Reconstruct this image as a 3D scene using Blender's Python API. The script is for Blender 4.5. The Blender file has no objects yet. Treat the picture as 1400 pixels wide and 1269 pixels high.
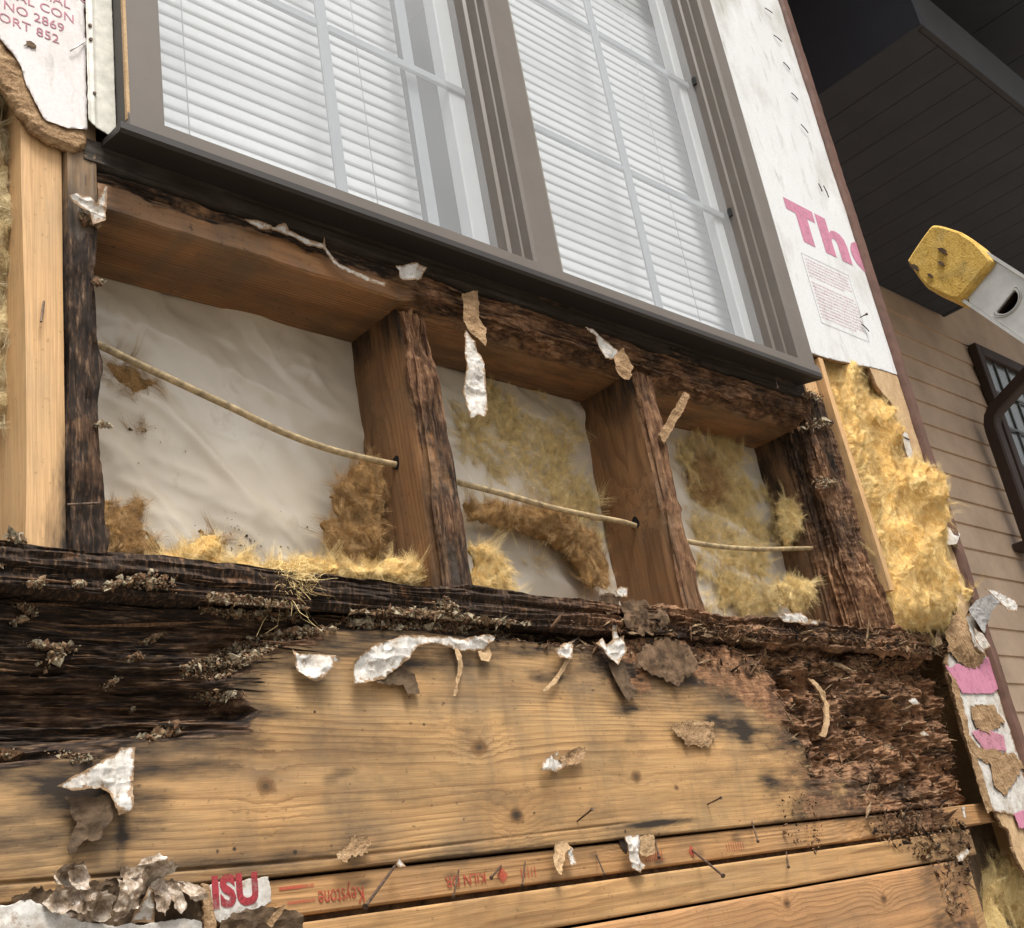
import bpy, math, random
import numpy as np
from mathutils import Matrix, Vector

random.seed(7); RNG = np.random.default_rng(7)
SC = bpy.context.scene
COL = SC.collection

# ------------------------------------------------------------------ camera
PP = np.array([700.0, 634.5]); HV = np.array([2425.0, 980.0]); VV = np.array([40.0, -3220.0])
FP = math.sqrt(-float(np.dot(HV - PP, VV - PP)))
def _dir(q):
    v = np.array([q[0] - PP[0], q[1] - PP[1], FP]); return v / np.linalg.norm(v)
_X = _dir(HV); _Z = _dir(VV); _Y = np.cross(_Z, _X); _Y /= np.linalg.norm(_Y); _Z = np.cross(_X, _Y)
RW = np.stack([_X, _Y, _Z], 1)
CAM = np.array([-0.39696, -0.89988, -0.38938])
cd = bpy.data.cameras.new("camera"); cam = bpy.data.objects.new("camera", cd); COL.objects.link(cam)
cd.sensor_width = 36.0; cd.lens = FP / 1400.0 * 36.0; cd.clip_start = 0.02; cd.clip_end = 500
_m = Matrix.Identity(4)
for i in range(3):
    _m[i][0] = RW[0][i]; _m[i][1] = -RW[1][i]; _m[i][2] = -RW[2][i]; _m[i][3] = CAM[i]
cam.matrix_world = _m
SC.camera = cam

# ------------------------------------------------------------------ light
SUN_EL, SUN_AZ = 63.0, -16.0          # elevation; azimuth measured from the wall's outward normal (-y) towards +x
sd = np.array([math.sin(math.radians(SUN_AZ)) * math.cos(math.radians(SUN_EL)),
               -math.cos(math.radians(SUN_AZ)) * math.cos(math.radians(SUN_EL)), math.sin(math.radians(SUN_EL))])
W = bpy.data.worlds.new("World"); SC.world = W; W.use_nodes = True
wn = W.node_tree; wn.nodes.clear()
wo = wn.nodes.new("ShaderNodeOutputWorld"); wb = wn.nodes.new("ShaderNodeBackground")
wh = wn.nodes.new("ShaderNodeHueSaturation"); ws = wn.nodes.new("ShaderNodeTexSky")
ws.sky_type = 'NISHITA'; ws.sun_disc = False; ws.sun_elevation = math.radians(SUN_EL)
ws.sun_rotation = math.atan2(sd[0], sd[1]); ws.dust_density = 6.0; ws.air_density = 1.0; ws.ozone_density = 1.0
wh.inputs["Saturation"].default_value = 0.12
wn.links.new(ws.outputs[0], wh.inputs["Color"]); wn.links.new(wh.outputs[0], wb.inputs[0]); wn.links.new(wb.outputs[0], wo.inputs[0])
wb.inputs[1].default_value = 0.115
sl = bpy.data.lights.new("sun", 'SUN'); sl.energy = 2.1; sl.angle = math.radians(18); sl.color = (1.0, 0.95, 0.87)
so = bpy.data.objects.new("sun", sl); COL.objects.link(so)
so.rotation_euler = Vector(sd.tolist()).to_track_quat('Z', 'Y').to_euler()
so.location = (0, -4, 6)
SC.view_settings.view_transform = 'Standard'; SC.view_settings.look = 'None'
SC.view_settings.gamma = 1.0; SC.view_settings.use_curve_mapping = False
SC.view_settings.exposure = 0.95
SC.render.engine = 'CYCLES'
SC.cycles.use_denoising = True
SC.cycles.max_bounces = 6; SC.cycles.diffuse_bounces = 3; SC.cycles.glossy_bounces = 3
SC.cycles.transmission_bounces = 6; SC.cycles.transparent_max_bounces = 12

# ------------------------------------------------------------------ helpers: pixels to the wall, noise
def on(q, y=0.0):
    r = RW.T @ np.array([q[0] - PP[0], q[1] - PP[1], FP]); t = (y - CAM[1]) / r[1]
    return CAM + t * r
def at_depth(q, d):
    r = RW.T @ np.array([(q[0] - PP[0]) / FP, (q[1] - PP[1]) / FP, 1.0]); return CAM + d * r
def PX(pts, y=0.0):
    return np.array([on(q, y)[[0, 2]] for q in pts])
def CR(pts, s, ox, oy):
    return [(ox + a / s, oy + b / s) for a, b in pts]

def vnoise(p, seed=0):
    p = np.asarray(p, float); i = np.floor(p).astype(np.int64); f = p - i
    f = f * f * f * (f * (f * 6 - 15) + 10)
    out = 0
    for dx in (0, 1):
        wx = f[:, 0] if dx else 1 - f[:, 0]
        for dy in (0, 1):
            wy = f[:, 1] if dy else 1 - f[:, 1]
            for dz in (0, 1):
                wz = f[:, 2] if dz else 1 - f[:, 2]
                h = ((i[:, 0] + dx) * 374761393 + (i[:, 1] + dy) * 668265263 + (i[:, 2] + dz) * 1442695041 + seed * 974634777) & 0xFFFFFFFF
                h = ((h ^ (h >> 13)) * 1274126177) & 0xFFFFFFFF
                h = ((h ^ (h >> 16)) * 2246822519) & 0xFFFFFFFF
                h = (h ^ (h >> 15)) & 0xFFFFFF
                out = out + wx * wy * wz * (h / float(0xFFFFFF))
    return out * 2 - 1
def fbm(p, sc, octv=4, seed=0, gain=0.5):
    p = np.asarray(p, float) * np.asarray(sc, float); a = 1.0; s = 0; t = 0
    for k in range(octv):
        s = s + a * vnoise(p + 17.3 * k, seed + k); t += a; a *= gain; p = p * 2.03
    return s / t
def ridge(p, sc, octv=4, seed=0):
    p = np.asarray(p, float) * np.asarray(sc, float); a = 1.0; s = 0; t = 0
    for k in range(octv):
        s = s + a * (1 - np.abs(vnoise(p + 9.1 * k, seed + k)) * 2); t += a; a *= 0.5; p = p * 2.07
    return s / t
def sstep(a, b, x):
    t = np.clip((x - a) / (b - a), 0, 1); return t * t * (3 - 2 * t)
def polysdf(P, poly):
    poly = np.asarray(poly, float); d = np.full(len(P), 1e9); ins = np.zeros(len(P), bool); n = len(poly)
    for i in range(n):
        a = poly[i]; b = poly[(i + 1) % n]; e = b - a; w = P - a
        t = np.clip((w @ e) / max(e @ e, 1e-12), 0, 1); dd = np.hypot(*(w - t[:, None] * e).T); d = np.minimum(d, dd)
        c = (a[1] > P[:, 1]) != (b[1] > P[:, 1])
        with np.errstate(divide='ignore', invalid='ignore'):
            xi = (b[0] - a[0]) * (P[:, 1] - a[1]) / (b[1] - a[1]) + a[0]
        ins ^= c & (P[:, 0] < xi)
    return np.where(ins, d, -d)

# ------------------------------------------------------------------ helpers: objects
def thing(name, label, cat, loc=(0, 0, 0), group=None, kind=None):
    o = bpy.data.objects.new(name, None); COL.objects.link(o); o.location = loc; o.empty_display_size = 0.02
    o["label"] = label; o["category"] = cat
    if group: o["group"] = group
    if kind: o["kind"] = kind
    return o
def tag(o, label=None, cat=None, group=None, kind=None):
    if label: o["label"] = label
    if cat: o["category"] = cat
    if group: o["group"] = group
    if kind: o["kind"] = kind
    return o
def root_loc(p):
    v = Vector((0, 0, 0))
    while p is not None: v = v + p.location; p = p.parent
    return v
def link(name, me, parent=None):
    o = bpy.data.objects.new(name, me); COL.objects.link(o)
    if parent is not None:
        o.parent = parent
        b = parent
        while b.parent is not None: b = b.parent
        if parent.parent is None: o.matrix_parent_inverse = Matrix.Translation(-parent.location)
    return o
def mesh(name, V, F, mats, parent=None, smooth=True, attrs=None, midx=None):
    me = bpy.data.meshes.new(name)
    V = np.asarray(V, float)
    if isinstance(F, np.ndarray) and F.ndim == 2:
        k = F.shape[1]; nf = len(F)
        me.vertices.add(len(V)); me.vertices.foreach_set("co", V.ravel())
        me.loops.add(nf * k); me.loops.foreach_set("vertex_index", F.astype(np.int32).ravel())
        me.polygons.add(nf); me.polygons.foreach_set("loop_start", np.arange(0, nf * k, k, dtype=np.int32))
        me.update(calc_edges=True)
    else:
        me.from_pydata(V.tolist(), [], [list(map(int, f)) for f in F]); me.update()
    if not isinstance(mats, (list, tuple)): mats = [mats]
    for m in mats: me.materials.append(m)
    if midx is not None: me.polygons.foreach_set("material_index", np.asarray(midx, np.int32))
    me.polygons.foreach_set("use_smooth", np.full(len(me.polygons), bool(smooth)))
    if attrs:
        for k, a in attrs.items():
            at = me.attributes.new(k, 'FLOAT', 'POINT'); at.data.foreach_set("value", np.asarray(a, np.float32))
    me.validate()
    return link(name, me, parent)

def box_data(x0, x1, y0, y1, z0, z1, bev=0.0):
    if bev <= 0:
        V = [(x, y, z) for x in (x0, x1) for y in (y0, y1) for z in (z0, z1)]
        F = [(0, 1, 3, 2), (4, 6, 7, 5), (0, 4, 5, 1), (2, 3, 7, 6), (0, 2, 6, 4), (1, 5, 7, 3)]
        return np.array(V, float), F
    b = bev; V = []; F = []
    # chamfered box: 24 verts
    X = (x0, x1); Y = (y0, y1); Z = (z0, z1); idx = {}
    for i in (0, 1):
        for j in (0, 1):
            for k in (0, 1):
                sx = b if i == 0 else -b; sy = b if j == 0 else -b; sz = b if k == 0 else -b
                for ax in range(3):
                    v = [X[i] + sx, Y[j] + sy, Z[k] + sz]
                    v[ax] = (X[i], Y[j], Z[k])[ax]
                    idx[(i, j, k, ax)] = len(V); V.append(v)
    def fc(*a): F.append(tuple(idx[q] for q in a))
    for s in (0, 1):
        q = [(s, 0, 0, 0), (s, 0, 1, 0), (s, 1, 1, 0), (s, 1, 0, 0)]; fc(*(q if s == 0 else q[::-1]))
        q = [(0, s, 0, 1), (1, s, 0, 1), (1, s, 1, 1), (0, s, 1, 1)]; fc(*(q if s == 0 else q[::-1]))
        q = [(0, 0, s, 2), (0, 1, s, 2), (1, 1, s, 2), (1, 0, s, 2)]; fc(*(q if s == 0 else q[::-1]))
    for a in (0, 1):
        for c in (0, 1):
            fc((0, a, c, 1), (1, a, c, 1), (1, a, c, 2), (0, a, c, 2))
            fc((a, 0, c, 0), (a, 1, c, 0), (a, 1, c, 2), (a, 0, c, 2))
            fc((a, c, 0, 0), (a, c, 1, 0), (a, c, 1, 1), (a, c, 0, 1))
    for i in (0, 1):
        for j in (0, 1):
            for k in (0, 1): fc((i, j, k, 0), (i, j, k, 1), (i, j, k, 2))
    return np.array(V, float), F
def box(name, x0, x1, y0, y1, z0, z1, mat, parent=None, bev=0.0):
    V, F = box_data(x0, x1, y0, y1, z0, z1, bev)
    o = mesh(name, V, F, mat, parent, smooth=False)
    if bev > 0: fixn(o)
    return o
def fixn(o):
    import bmesh
    bm = bmesh.new(); bm.from_mesh(o.data); bmesh.ops.recalc_face_normals(bm, faces=bm.faces[:]); bm.to_mesh(o.data); bm.free()

def beam(name, axis, a0, a1, c0, c1, d0, d1, nl, nc, nd, mat, parent=None, disp=None, rnd=0.002, cut=None):
    """A length of timber. axis 'x' or 'z' runs from a0 to a1; c is the other face direction (z or x), d is y. disp(P, N) moves the surface."""
    cs = np.linspace(c0, c1, nc + 1); ds = np.linspace(d0, d1, nd + 1); per = []; nrm = []
    for c in cs[:-1]: per.append((c, d0)); nrm.append((0, -1))
    for d in ds[:-1]: per.append((c1, d)); nrm.append((1, 0))
    for c in cs[::-1][:-1]: per.append((c, d1)); nrm.append((0, 1))
    for d in ds[::-1][:-1]: per.append((c0, d)); nrm.append((-1, 0))
    per = np.array(per); nrm = np.array(nrm, float); m = len(per)
    for k in (0, nc, nc + nd, 2 * nc + nd):
        nrm[k] = nrm[k] + nrm[(k - 1) % m]; nrm[k] /= np.linalg.norm(nrm[k])
        per[k] = per[k] - nrm[k] * rnd
    L = np.linspace(a0, a1, nl + 1)
    A = np.repeat(L, m); C = np.tile(per[:, 0], nl + 1); D = np.tile(per[:, 1], nl + 1)
    NC = np.tile(nrm[:, 0], nl + 1); ND = np.tile(nrm[:, 1], nl + 1); Z0 = np.zeros_like(A)
    if axis == 'x': P = np.stack([A, D, C], 1); N = np.stack([Z0, ND, NC], 1)
    else: P = np.stack([C, D, A], 1); N = np.stack([NC, ND, Z0], 1)
    attrs = {}
    if disp is not None:
        r = disp(P, N); h = r[0]; attrs = r[1] if len(r) > 1 else {}
        if h.ndim == 1: P = P + N * h[:, None]
        else: P = P + h
    i = np.arange(nl); j = np.arange(m)
    I, J = np.meshgrid(i, j, indexing='ij'); J2 = (J + 1) % m
    F = np.stack([I * m + J, I * m + J2, (I + 1) * m + J2, (I + 1) * m + J], -1).reshape(-1, 4)
    # end caps as strips between opposite faces
    caps = []
    for e, flip in ((0, False), (nl, True)):
        b = e * m
        cidx = len(P); P = np.vstack([P, P[b:b + m].mean(0)[None]])
        for k in attrs: attrs[k] = np.append(attrs[k], attrs[k][b:b + m].mean())
        for q in range(m):
            t = (cidx, b + (q + 1) % m, b + q); caps.append(t[::-1] if flip else t)
    faces = F.tolist() + caps
    o = mesh(name, P, faces, mat, parent, True, attrs)
    fixn(o); o.data.set_sharp_from_angle(angle=math.radians(38))
    return o

def patch(name, poly, fn, step, mats, parent=None, thick=0.001, jag=0.0, jsc=60.0, seed=0, smooth=True, base=0.0, attrf=None):
    """A sheet cut to a (torn) outline in the x-z plane; fn(x,z,sdf) gives the offset (dx,dy,dz) of each point."""
    poly = np.asarray(poly, float); lo = poly.min(0) - jag * 1.5 - 2 * step; hi = poly.max(0) + jag * 1.5 + 2 * step
    xs = np.arange(lo[0], hi[0], step); zs = np.arange(lo[1], hi[1], step)
    X, Zg = np.meshgrid(xs, zs, indexing='ij'); P = np.stack([X.ravel(), Zg.ravel()], 1)
    s = polysdf(P, poly)
    if jag > 0:
        q = np.stack([P[:, 0], np.full(len(P), seed * 3.1), P[:, 1]], 1)
        s = s + jag * fbm(q, jsc, 4, seed + 5, 0.6)
    S = s.reshape(X.shape); gx, gz = np.gradient(S, step)
    gn = np.maximum(gx ** 2 + gz ** 2, 0.25)
    mv = np.where(S < 0, S, 0)
    Xm = X - mv * gx / gn; Zm = Zg - mv * gz / gn
    nx, nz = X.shape; ids = np.arange(nx * nz).reshape(nx, nz)
    mx = np.maximum.reduce([S[:-1, :-1], S[1:, :-1], S[:-1, 1:], S[1:, 1:]])
    mn = np.minimum.reduce([S[:-1, :-1], S[1:, :-1], S[:-1, 1:], S[1:, 1:]])
    keep = (mx > 0) & (mn > -1.6 * step)
    F = np.stack([ids[:-1, :-1][keep], ids[1:, :-1][keep], ids[1:, 1:][keep], ids[:-1, 1:][keep]], 1)
    used, inv = np.unique(F, return_inverse=True); F = inv.reshape(-1, 4)
    x = Xm.ravel()[used]; z = Zm.ravel()[used]; sd_ = np.maximum(s[used], 0)
    off = fn(x, z, sd_)
    Vf = np.stack([x, np.full_like(x, base), z], 1) + off; n = len(Vf)
    at = attrf(x, z, sd_) if attrf else None
    if callable(thick) or thick > 0:
        e = np.concatenate([F[:, [0, 1]], F[:, [1, 2]], F[:, [2, 3]], F[:, [3, 0]]]); key = np.sort(e, 1)
        _, fi, cnt = np.unique(key, axis=0, return_index=True, return_counts=True)
        be = e[fi[cnt == 1]]
        th = thick(x, z, sd_) if callable(thick) else np.full(n, thick)
        Vb = Vf + np.stack([np.zeros(n), th, np.zeros(n)], 1)
        S_ = np.stack([be[:, 1], be[:, 0], be[:, 0] + n, be[:, 1] + n], 1)
        FF = np.concatenate([F, F[:, ::-1] + n, S_]); mi = np.concatenate([np.zeros(len(F)), np.ones(len(F) + len(S_))])
        V = np.vstack([Vf, Vb])
        if at: at = {k: np.concatenate([a, a]) for k, a in at.items()}
    else: V, FF, mi = Vf, F, np.zeros(len(F))
    if not isinstance(mats, (list, tuple)): mats = [mats, mats]
    return mesh(name, V, FF, list(mats), parent, smooth, at, mi)

def tube_data(path, r, n=8, flat=1.0):
    path = np.asarray(path, float); m = len(path); T = np.gradient(path, axis=0); T /= np.linalg.norm(T, axis=1)[:, None]
    up = np.array([0.3, 0.8, 0.52]); V = []
    r = np.broadcast_to(r, (m,))
    for k in range(m):
        a = np.cross(T[k], up); a /= np.linalg.norm(a); b = np.cross(T[k], a)
        for q in range(n):
            t = 2 * math.pi * q / n; V.append(path[k] + r[k] * (math.cos(t) * a + flat * math.sin(t) * b))
    F = [(k * n + q, k * n + (q + 1) % n, (k + 1) * n + (q + 1) % n, (k + 1) * n + q) for k in range(m - 1) for q in range(n)]
    F.append(tuple(range(n))[::-1]); F.append(tuple((m - 1) * n + q for q in range(n)))
    return np.array(V), F
def smooth_path(pts, n):
    pts = np.asarray(pts, float); m = len(pts)
    P = np.vstack([2 * pts[0] - pts[1], pts, 2 * pts[-1] - pts[-2]]); out = []
    for t in np.linspace(0, m - 1 - 1e-6, n):
        i = int(t); f = t - i; a, b, c, d = P[i], P[i + 1], P[i + 2], P[i + 3]
        out.append(0.5 * (2 * b + (c - a) * f + (2 * a - 5 * b + 4 * c - d) * f ** 2 + (3 * b - a - 3 * c + d) * f ** 3))
    return np.array(out)

def strands(name, P, N, n, ln, w, mat, parent=None, bias=(0, 0, -0.3), curl=0.8, seed=1, wig=0.45, flow=0.0):
    """Loose fibres: thin ribbons rooted on the points P; with flow they lie in locks along the surface."""
    rg = np.random.default_rng(seed); k = rg.integers(0, len(P), n); p = P[k] + rg.normal(0, 0.0012, (n, 3))
    d = N[k] * 0.6 + rg.normal(0, curl, (n, 3)) + np.asarray(bias)
    if flow > 0:
        th = 3.2 * fbm(P[k], (22, 22, 22), 2, seed + 70) + 1.1 * fbm(P[k], (90, 90, 90), 2, seed + 71) + 2.0
        d = rg.normal(0, curl, (n, 3)) + np.asarray(bias) + flow * np.stack([np.cos(th), -0.25 + 0.25 * np.sin(th * 5), np.sin(th)], 1)
    d /= np.linalg.norm(d, axis=1)[:, None]
    L = ln * rg.uniform(0.4, 1.3, n); pts = [p]; seg = 4
    L = np.where(rg.uniform(0, 1, n) < 0.06, L * 2.2, L)
    if flow > 0:      # matted locks: neighbours share one curl
        ng = max(1, n // 22); g = rg.integers(0, ng, n); gi = rg.integers(0, len(P), ng)
        p = P[gi][g] + rg.normal(0, 0.0021, (n, 3)) * np.array([1, 0.6, 1]); pts = [p]; gd = d[rg.integers(0, n, ng)]; d = gd[g] + rg.normal(0, 0.10, (n, 3))
        gl = np.exp(rg.normal(0, 0.35, ng)); L = ln * gl[g] * rg.uniform(0.7, 1.2, n)
    for s in range(seg):
        if flow > 0: d = d + 1.2 * rg.normal(0, wig, (ng, 3))[g] + rg.normal(0, 0.16, (n, 3)); d[:, 1] *= 0.8
        else: d = d + rg.normal(0, wig, (n, 3)); d /= np.linalg.norm(d, axis=1)[:, None]
        pts.append(pts[-1] + d * (L / seg)[:, None])
    side = np.cross(d, rg.normal(0, 1, (n, 3))); side /= np.linalg.norm(side, axis=1)[:, None]
    V = []
    for s in range(seg + 1):
        ww = w * (1 - 0.7 * s / seg); V.append(pts[s] - side * ww); V.append(pts[s] + side * ww)
    V = np.stack(V, 1).reshape(-1, 3); m = 2 * (seg + 1); b = (np.arange(n) * m)[:, None]; F = []
    for s in range(seg):
        F.append(np.concatenate([b + 2 * s, b + 2 * s + 1, b + 2 * s + 3, b + 2 * s + 2], 1))
    o = mesh(name, V, np.concatenate(F), mat, parent, True); o["kind"] = "stuff"; return o

def shards(name, P, size, mats, parent=None, stretch=(3, 1, 1), seed=1, tilt=0.5, axis=None):
    """Chips and crumbs: small angular lumps, long in x (or along 'axis')."""
    rg = np.random.default_rng(seed); n = len(P)
    base = np.array([(1, 0, 0), (-1, 0, 0), (0, 1, 0), (0, -1, 0), (0, 0, 1), (0, 0, -1)], float)
    tri = np.array([(0, 2, 4), (2, 1, 4), (1, 3, 4), (3, 0, 4), (2, 0, 5), (1, 2, 5), (3, 1, 5), (0, 3, 5)])
    V = base[None] * (1 + rg.uniform(-0.45, 0.45, (n, 6, 1))) + rg.normal(0, 0.18, (n, 6, 3))
    sz = size * np.exp(rg.normal(-0.2, 0.55, n)); st = np.asarray(stretch)[None] * rg.uniform(0.5, 1.5, (n, 3))
    V = V * (sz[:, None] * st)[:, None, :]
    e = rg.normal(0, tilt, (n, 3)); ca, sa = np.cos(e), np.sin(e)
    def rot(V, a, b, c, s):
        u = V[:, :, a] * c[:, None] - V[:, :, b] * s[:, None]; v = V[:, :, a] * s[:, None] + V[:, :, b] * c[:, None]
        V = V.copy(); V[:, :, a] = u; V[:, :, b] = v; return V
    V = rot(V, 0, 2, ca[:, 0], sa[:, 0]); V = rot(V, 0, 1, ca[:, 1], sa[:, 1]); V = rot(V, 1, 2, ca[:, 2], sa[:, 2])
    V = (V + P[:, None, :]).reshape(-1, 3)
    F = (tri[None] + (np.arange(n) * 6)[:, None, None]).reshape(-1, 3)
    mi = np.repeat(rg.integers(0, len(mats), n), 8)
    o = mesh(name, V, F, mats, parent, False, None, mi); o["kind"] = "stuff"; return o

def sample_in(poly, n, seed=0):
    rg = np.random.default_rng(seed); poly = np.asarray(poly); lo, hi = poly.min(0), poly.max(0); out = []
    while sum(map(len, out)) < n:
        p = rg.uniform(lo, hi, (n * 3, 2)); out.append(p[polysdf(p, poly) > 0])
    return np.concatenate(out)[:n]

def lettering(name, body, size, loc, mat, parent, upside=False, stretch=1.0, spacing=1.0, offset=0.0, shear=0.0, lines=1.0):
    cu = bpy.data.curves.new(name, 'FONT'); cu.body = body; cu.size = size; cu.extrude = 0.00015; cu.offset = offset
    cu.space_character = spacing; cu.space_line = lines; cu.shear = shear; cu.resolution_u = 4
    ob = bpy.data.objects.new(name, cu); COL.objects.link(ob)
    dg = bpy.context.evaluated_depsgraph_get(); me = bpy.data.meshes.new_from_object(ob.evaluated_get(dg))
    bpy.data.objects.remove(ob); bpy.data.curves.remove(cu)
    M = Matrix.Translation(loc) @ Matrix.Rotation(math.pi if upside else 0, 4, 'Y') @ Matrix.Rotation(math.pi / 2, 4, 'X') @ Matrix.Diagonal((stretch, 1, 1, 1))
    me.transform(M); me.name = name; me.materials.clear(); me.materials.append(mat)
    return link(name, me, parent)

# ------------------------------------------------------------------ materials
class NT:
    def __init__(s, name):
        s.m = bpy.data.materials.new(name); s.m.use_nodes = True; s.t = s.m.node_tree; s.t.nodes.clear()
        s.out = s.n("ShaderNodeOutputMaterial"); s.b = s.n("ShaderNodeBsdfPrincipled"); s.l(s.b.outputs[0], s.out.inputs[0])
        s.tc = s.n("ShaderNodeTexCoord"); s.obj = s.tc.outputs["Object"]
    def n(s, k, **kw):
        x = s.t.nodes.new(k)
        for a, v in kw.items(): setattr(x, a, v)
        return x
    def l(s, a, b): s.t.links.new(a, b)
    def put(s, sock, v):
        if hasattr(v, "is_linked") or isinstance(v, bpy.types.NodeSocket): s.l(v, sock)
        else:
            if isinstance(v, (tuple, list)) and len(v) == 3 and sock.type == 'RGBA': v = (*v, 1)
            sock.default_value = v
    def mth(s, op, a, b=None, c=None, clamp=False):
        x = s.n("ShaderNodeMath", operation=op, use_clamp=clamp); s.put(x.inputs[0], a)
        if b is not None: s.put(x.inputs[1], b)
        if c is not None: s.put(x.inputs[2], c)
        return x.outputs[0]
    def vm(s, op, a, b=None):
        x = s.n("ShaderNodeVectorMath", operation=op); s.put(x.inputs[0], a)
        if b is not None: s.put(x.inputs[1], b)
        return x.outputs["Value"] if op in ("LENGTH", "DISTANCE", "DOT_PRODUCT") else x.outputs[0]
    def scale(s, v, sc): return s.vm("MULTIPLY", v, sc)
    def noise(s, v, sc=1.0, det=4, rough=0.55, dist=0.0, col=False):
        x = s.n("ShaderNodeTexNoise"); s.put(x.inputs["Vector"], v); x.inputs["Scale"].default_value = sc
        x.inputs["Detail"].default_value = det; x.inputs["Roughness"].default_value = rough; x.inputs["Distortion"].default_value = dist
        return x.outputs["Color"] if col else x.outputs["Fac"]
    def ramp(s, f, stops, interp='LINEAR'):
        x = s.n("ShaderNodeValToRGB"); s.put(x.inputs[0], f); cr = x.color_ramp; cr.interpolation = interp
        while len(cr.elements) < len(stops): cr.elements.new(0.5)
        for e, (p, c) in zip(cr.elements, stops):
            e.position = p; e.color = (*c, 1) if isinstance(c, (tuple, list)) else (c, c, c, 1)
        return x.outputs[0]
    def mix(s, f, a, b, mode='MIX'):
        x = s.n("ShaderNodeMix", data_type='RGBA', blend_type=mode); x.clamp_factor = True
        s.put(x.inputs[0], f); s.put(x.inputs[6], a); s.put(x.inputs[7], b); return x.outputs[2]
    def attr(s, nm):
        x = s.n("ShaderNodeAttribute"); x.attribute_name = nm; return x.outputs["Fac"]
    def bump(s, h, st=0.3, dist=0.002, nrm=None):
        x = s.n("ShaderNodeBump"); x.inputs["Strength"].default_value = st; x.inputs["Distance"].default_value = dist
        s.put(x.inputs["Height"], h)
        if nrm is not None: s.l(nrm, x.inputs["Normal"])
        return x.outputs[0]
    def fin(s, col, rough=0.7, nrm=None, spec=0.3, metal=0.0):
        s.put(s.b.inputs["Base Color"], col); s.put(s.b.inputs["Roughness"], rough)
        s.b.inputs["Specular IOR Level"].default_value = spec; s.b.inputs["Metallic"].default_value = metal
        if nrm is not None: s.l(nrm, s.b.inputs["Normal"])
        return s.m

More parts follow.
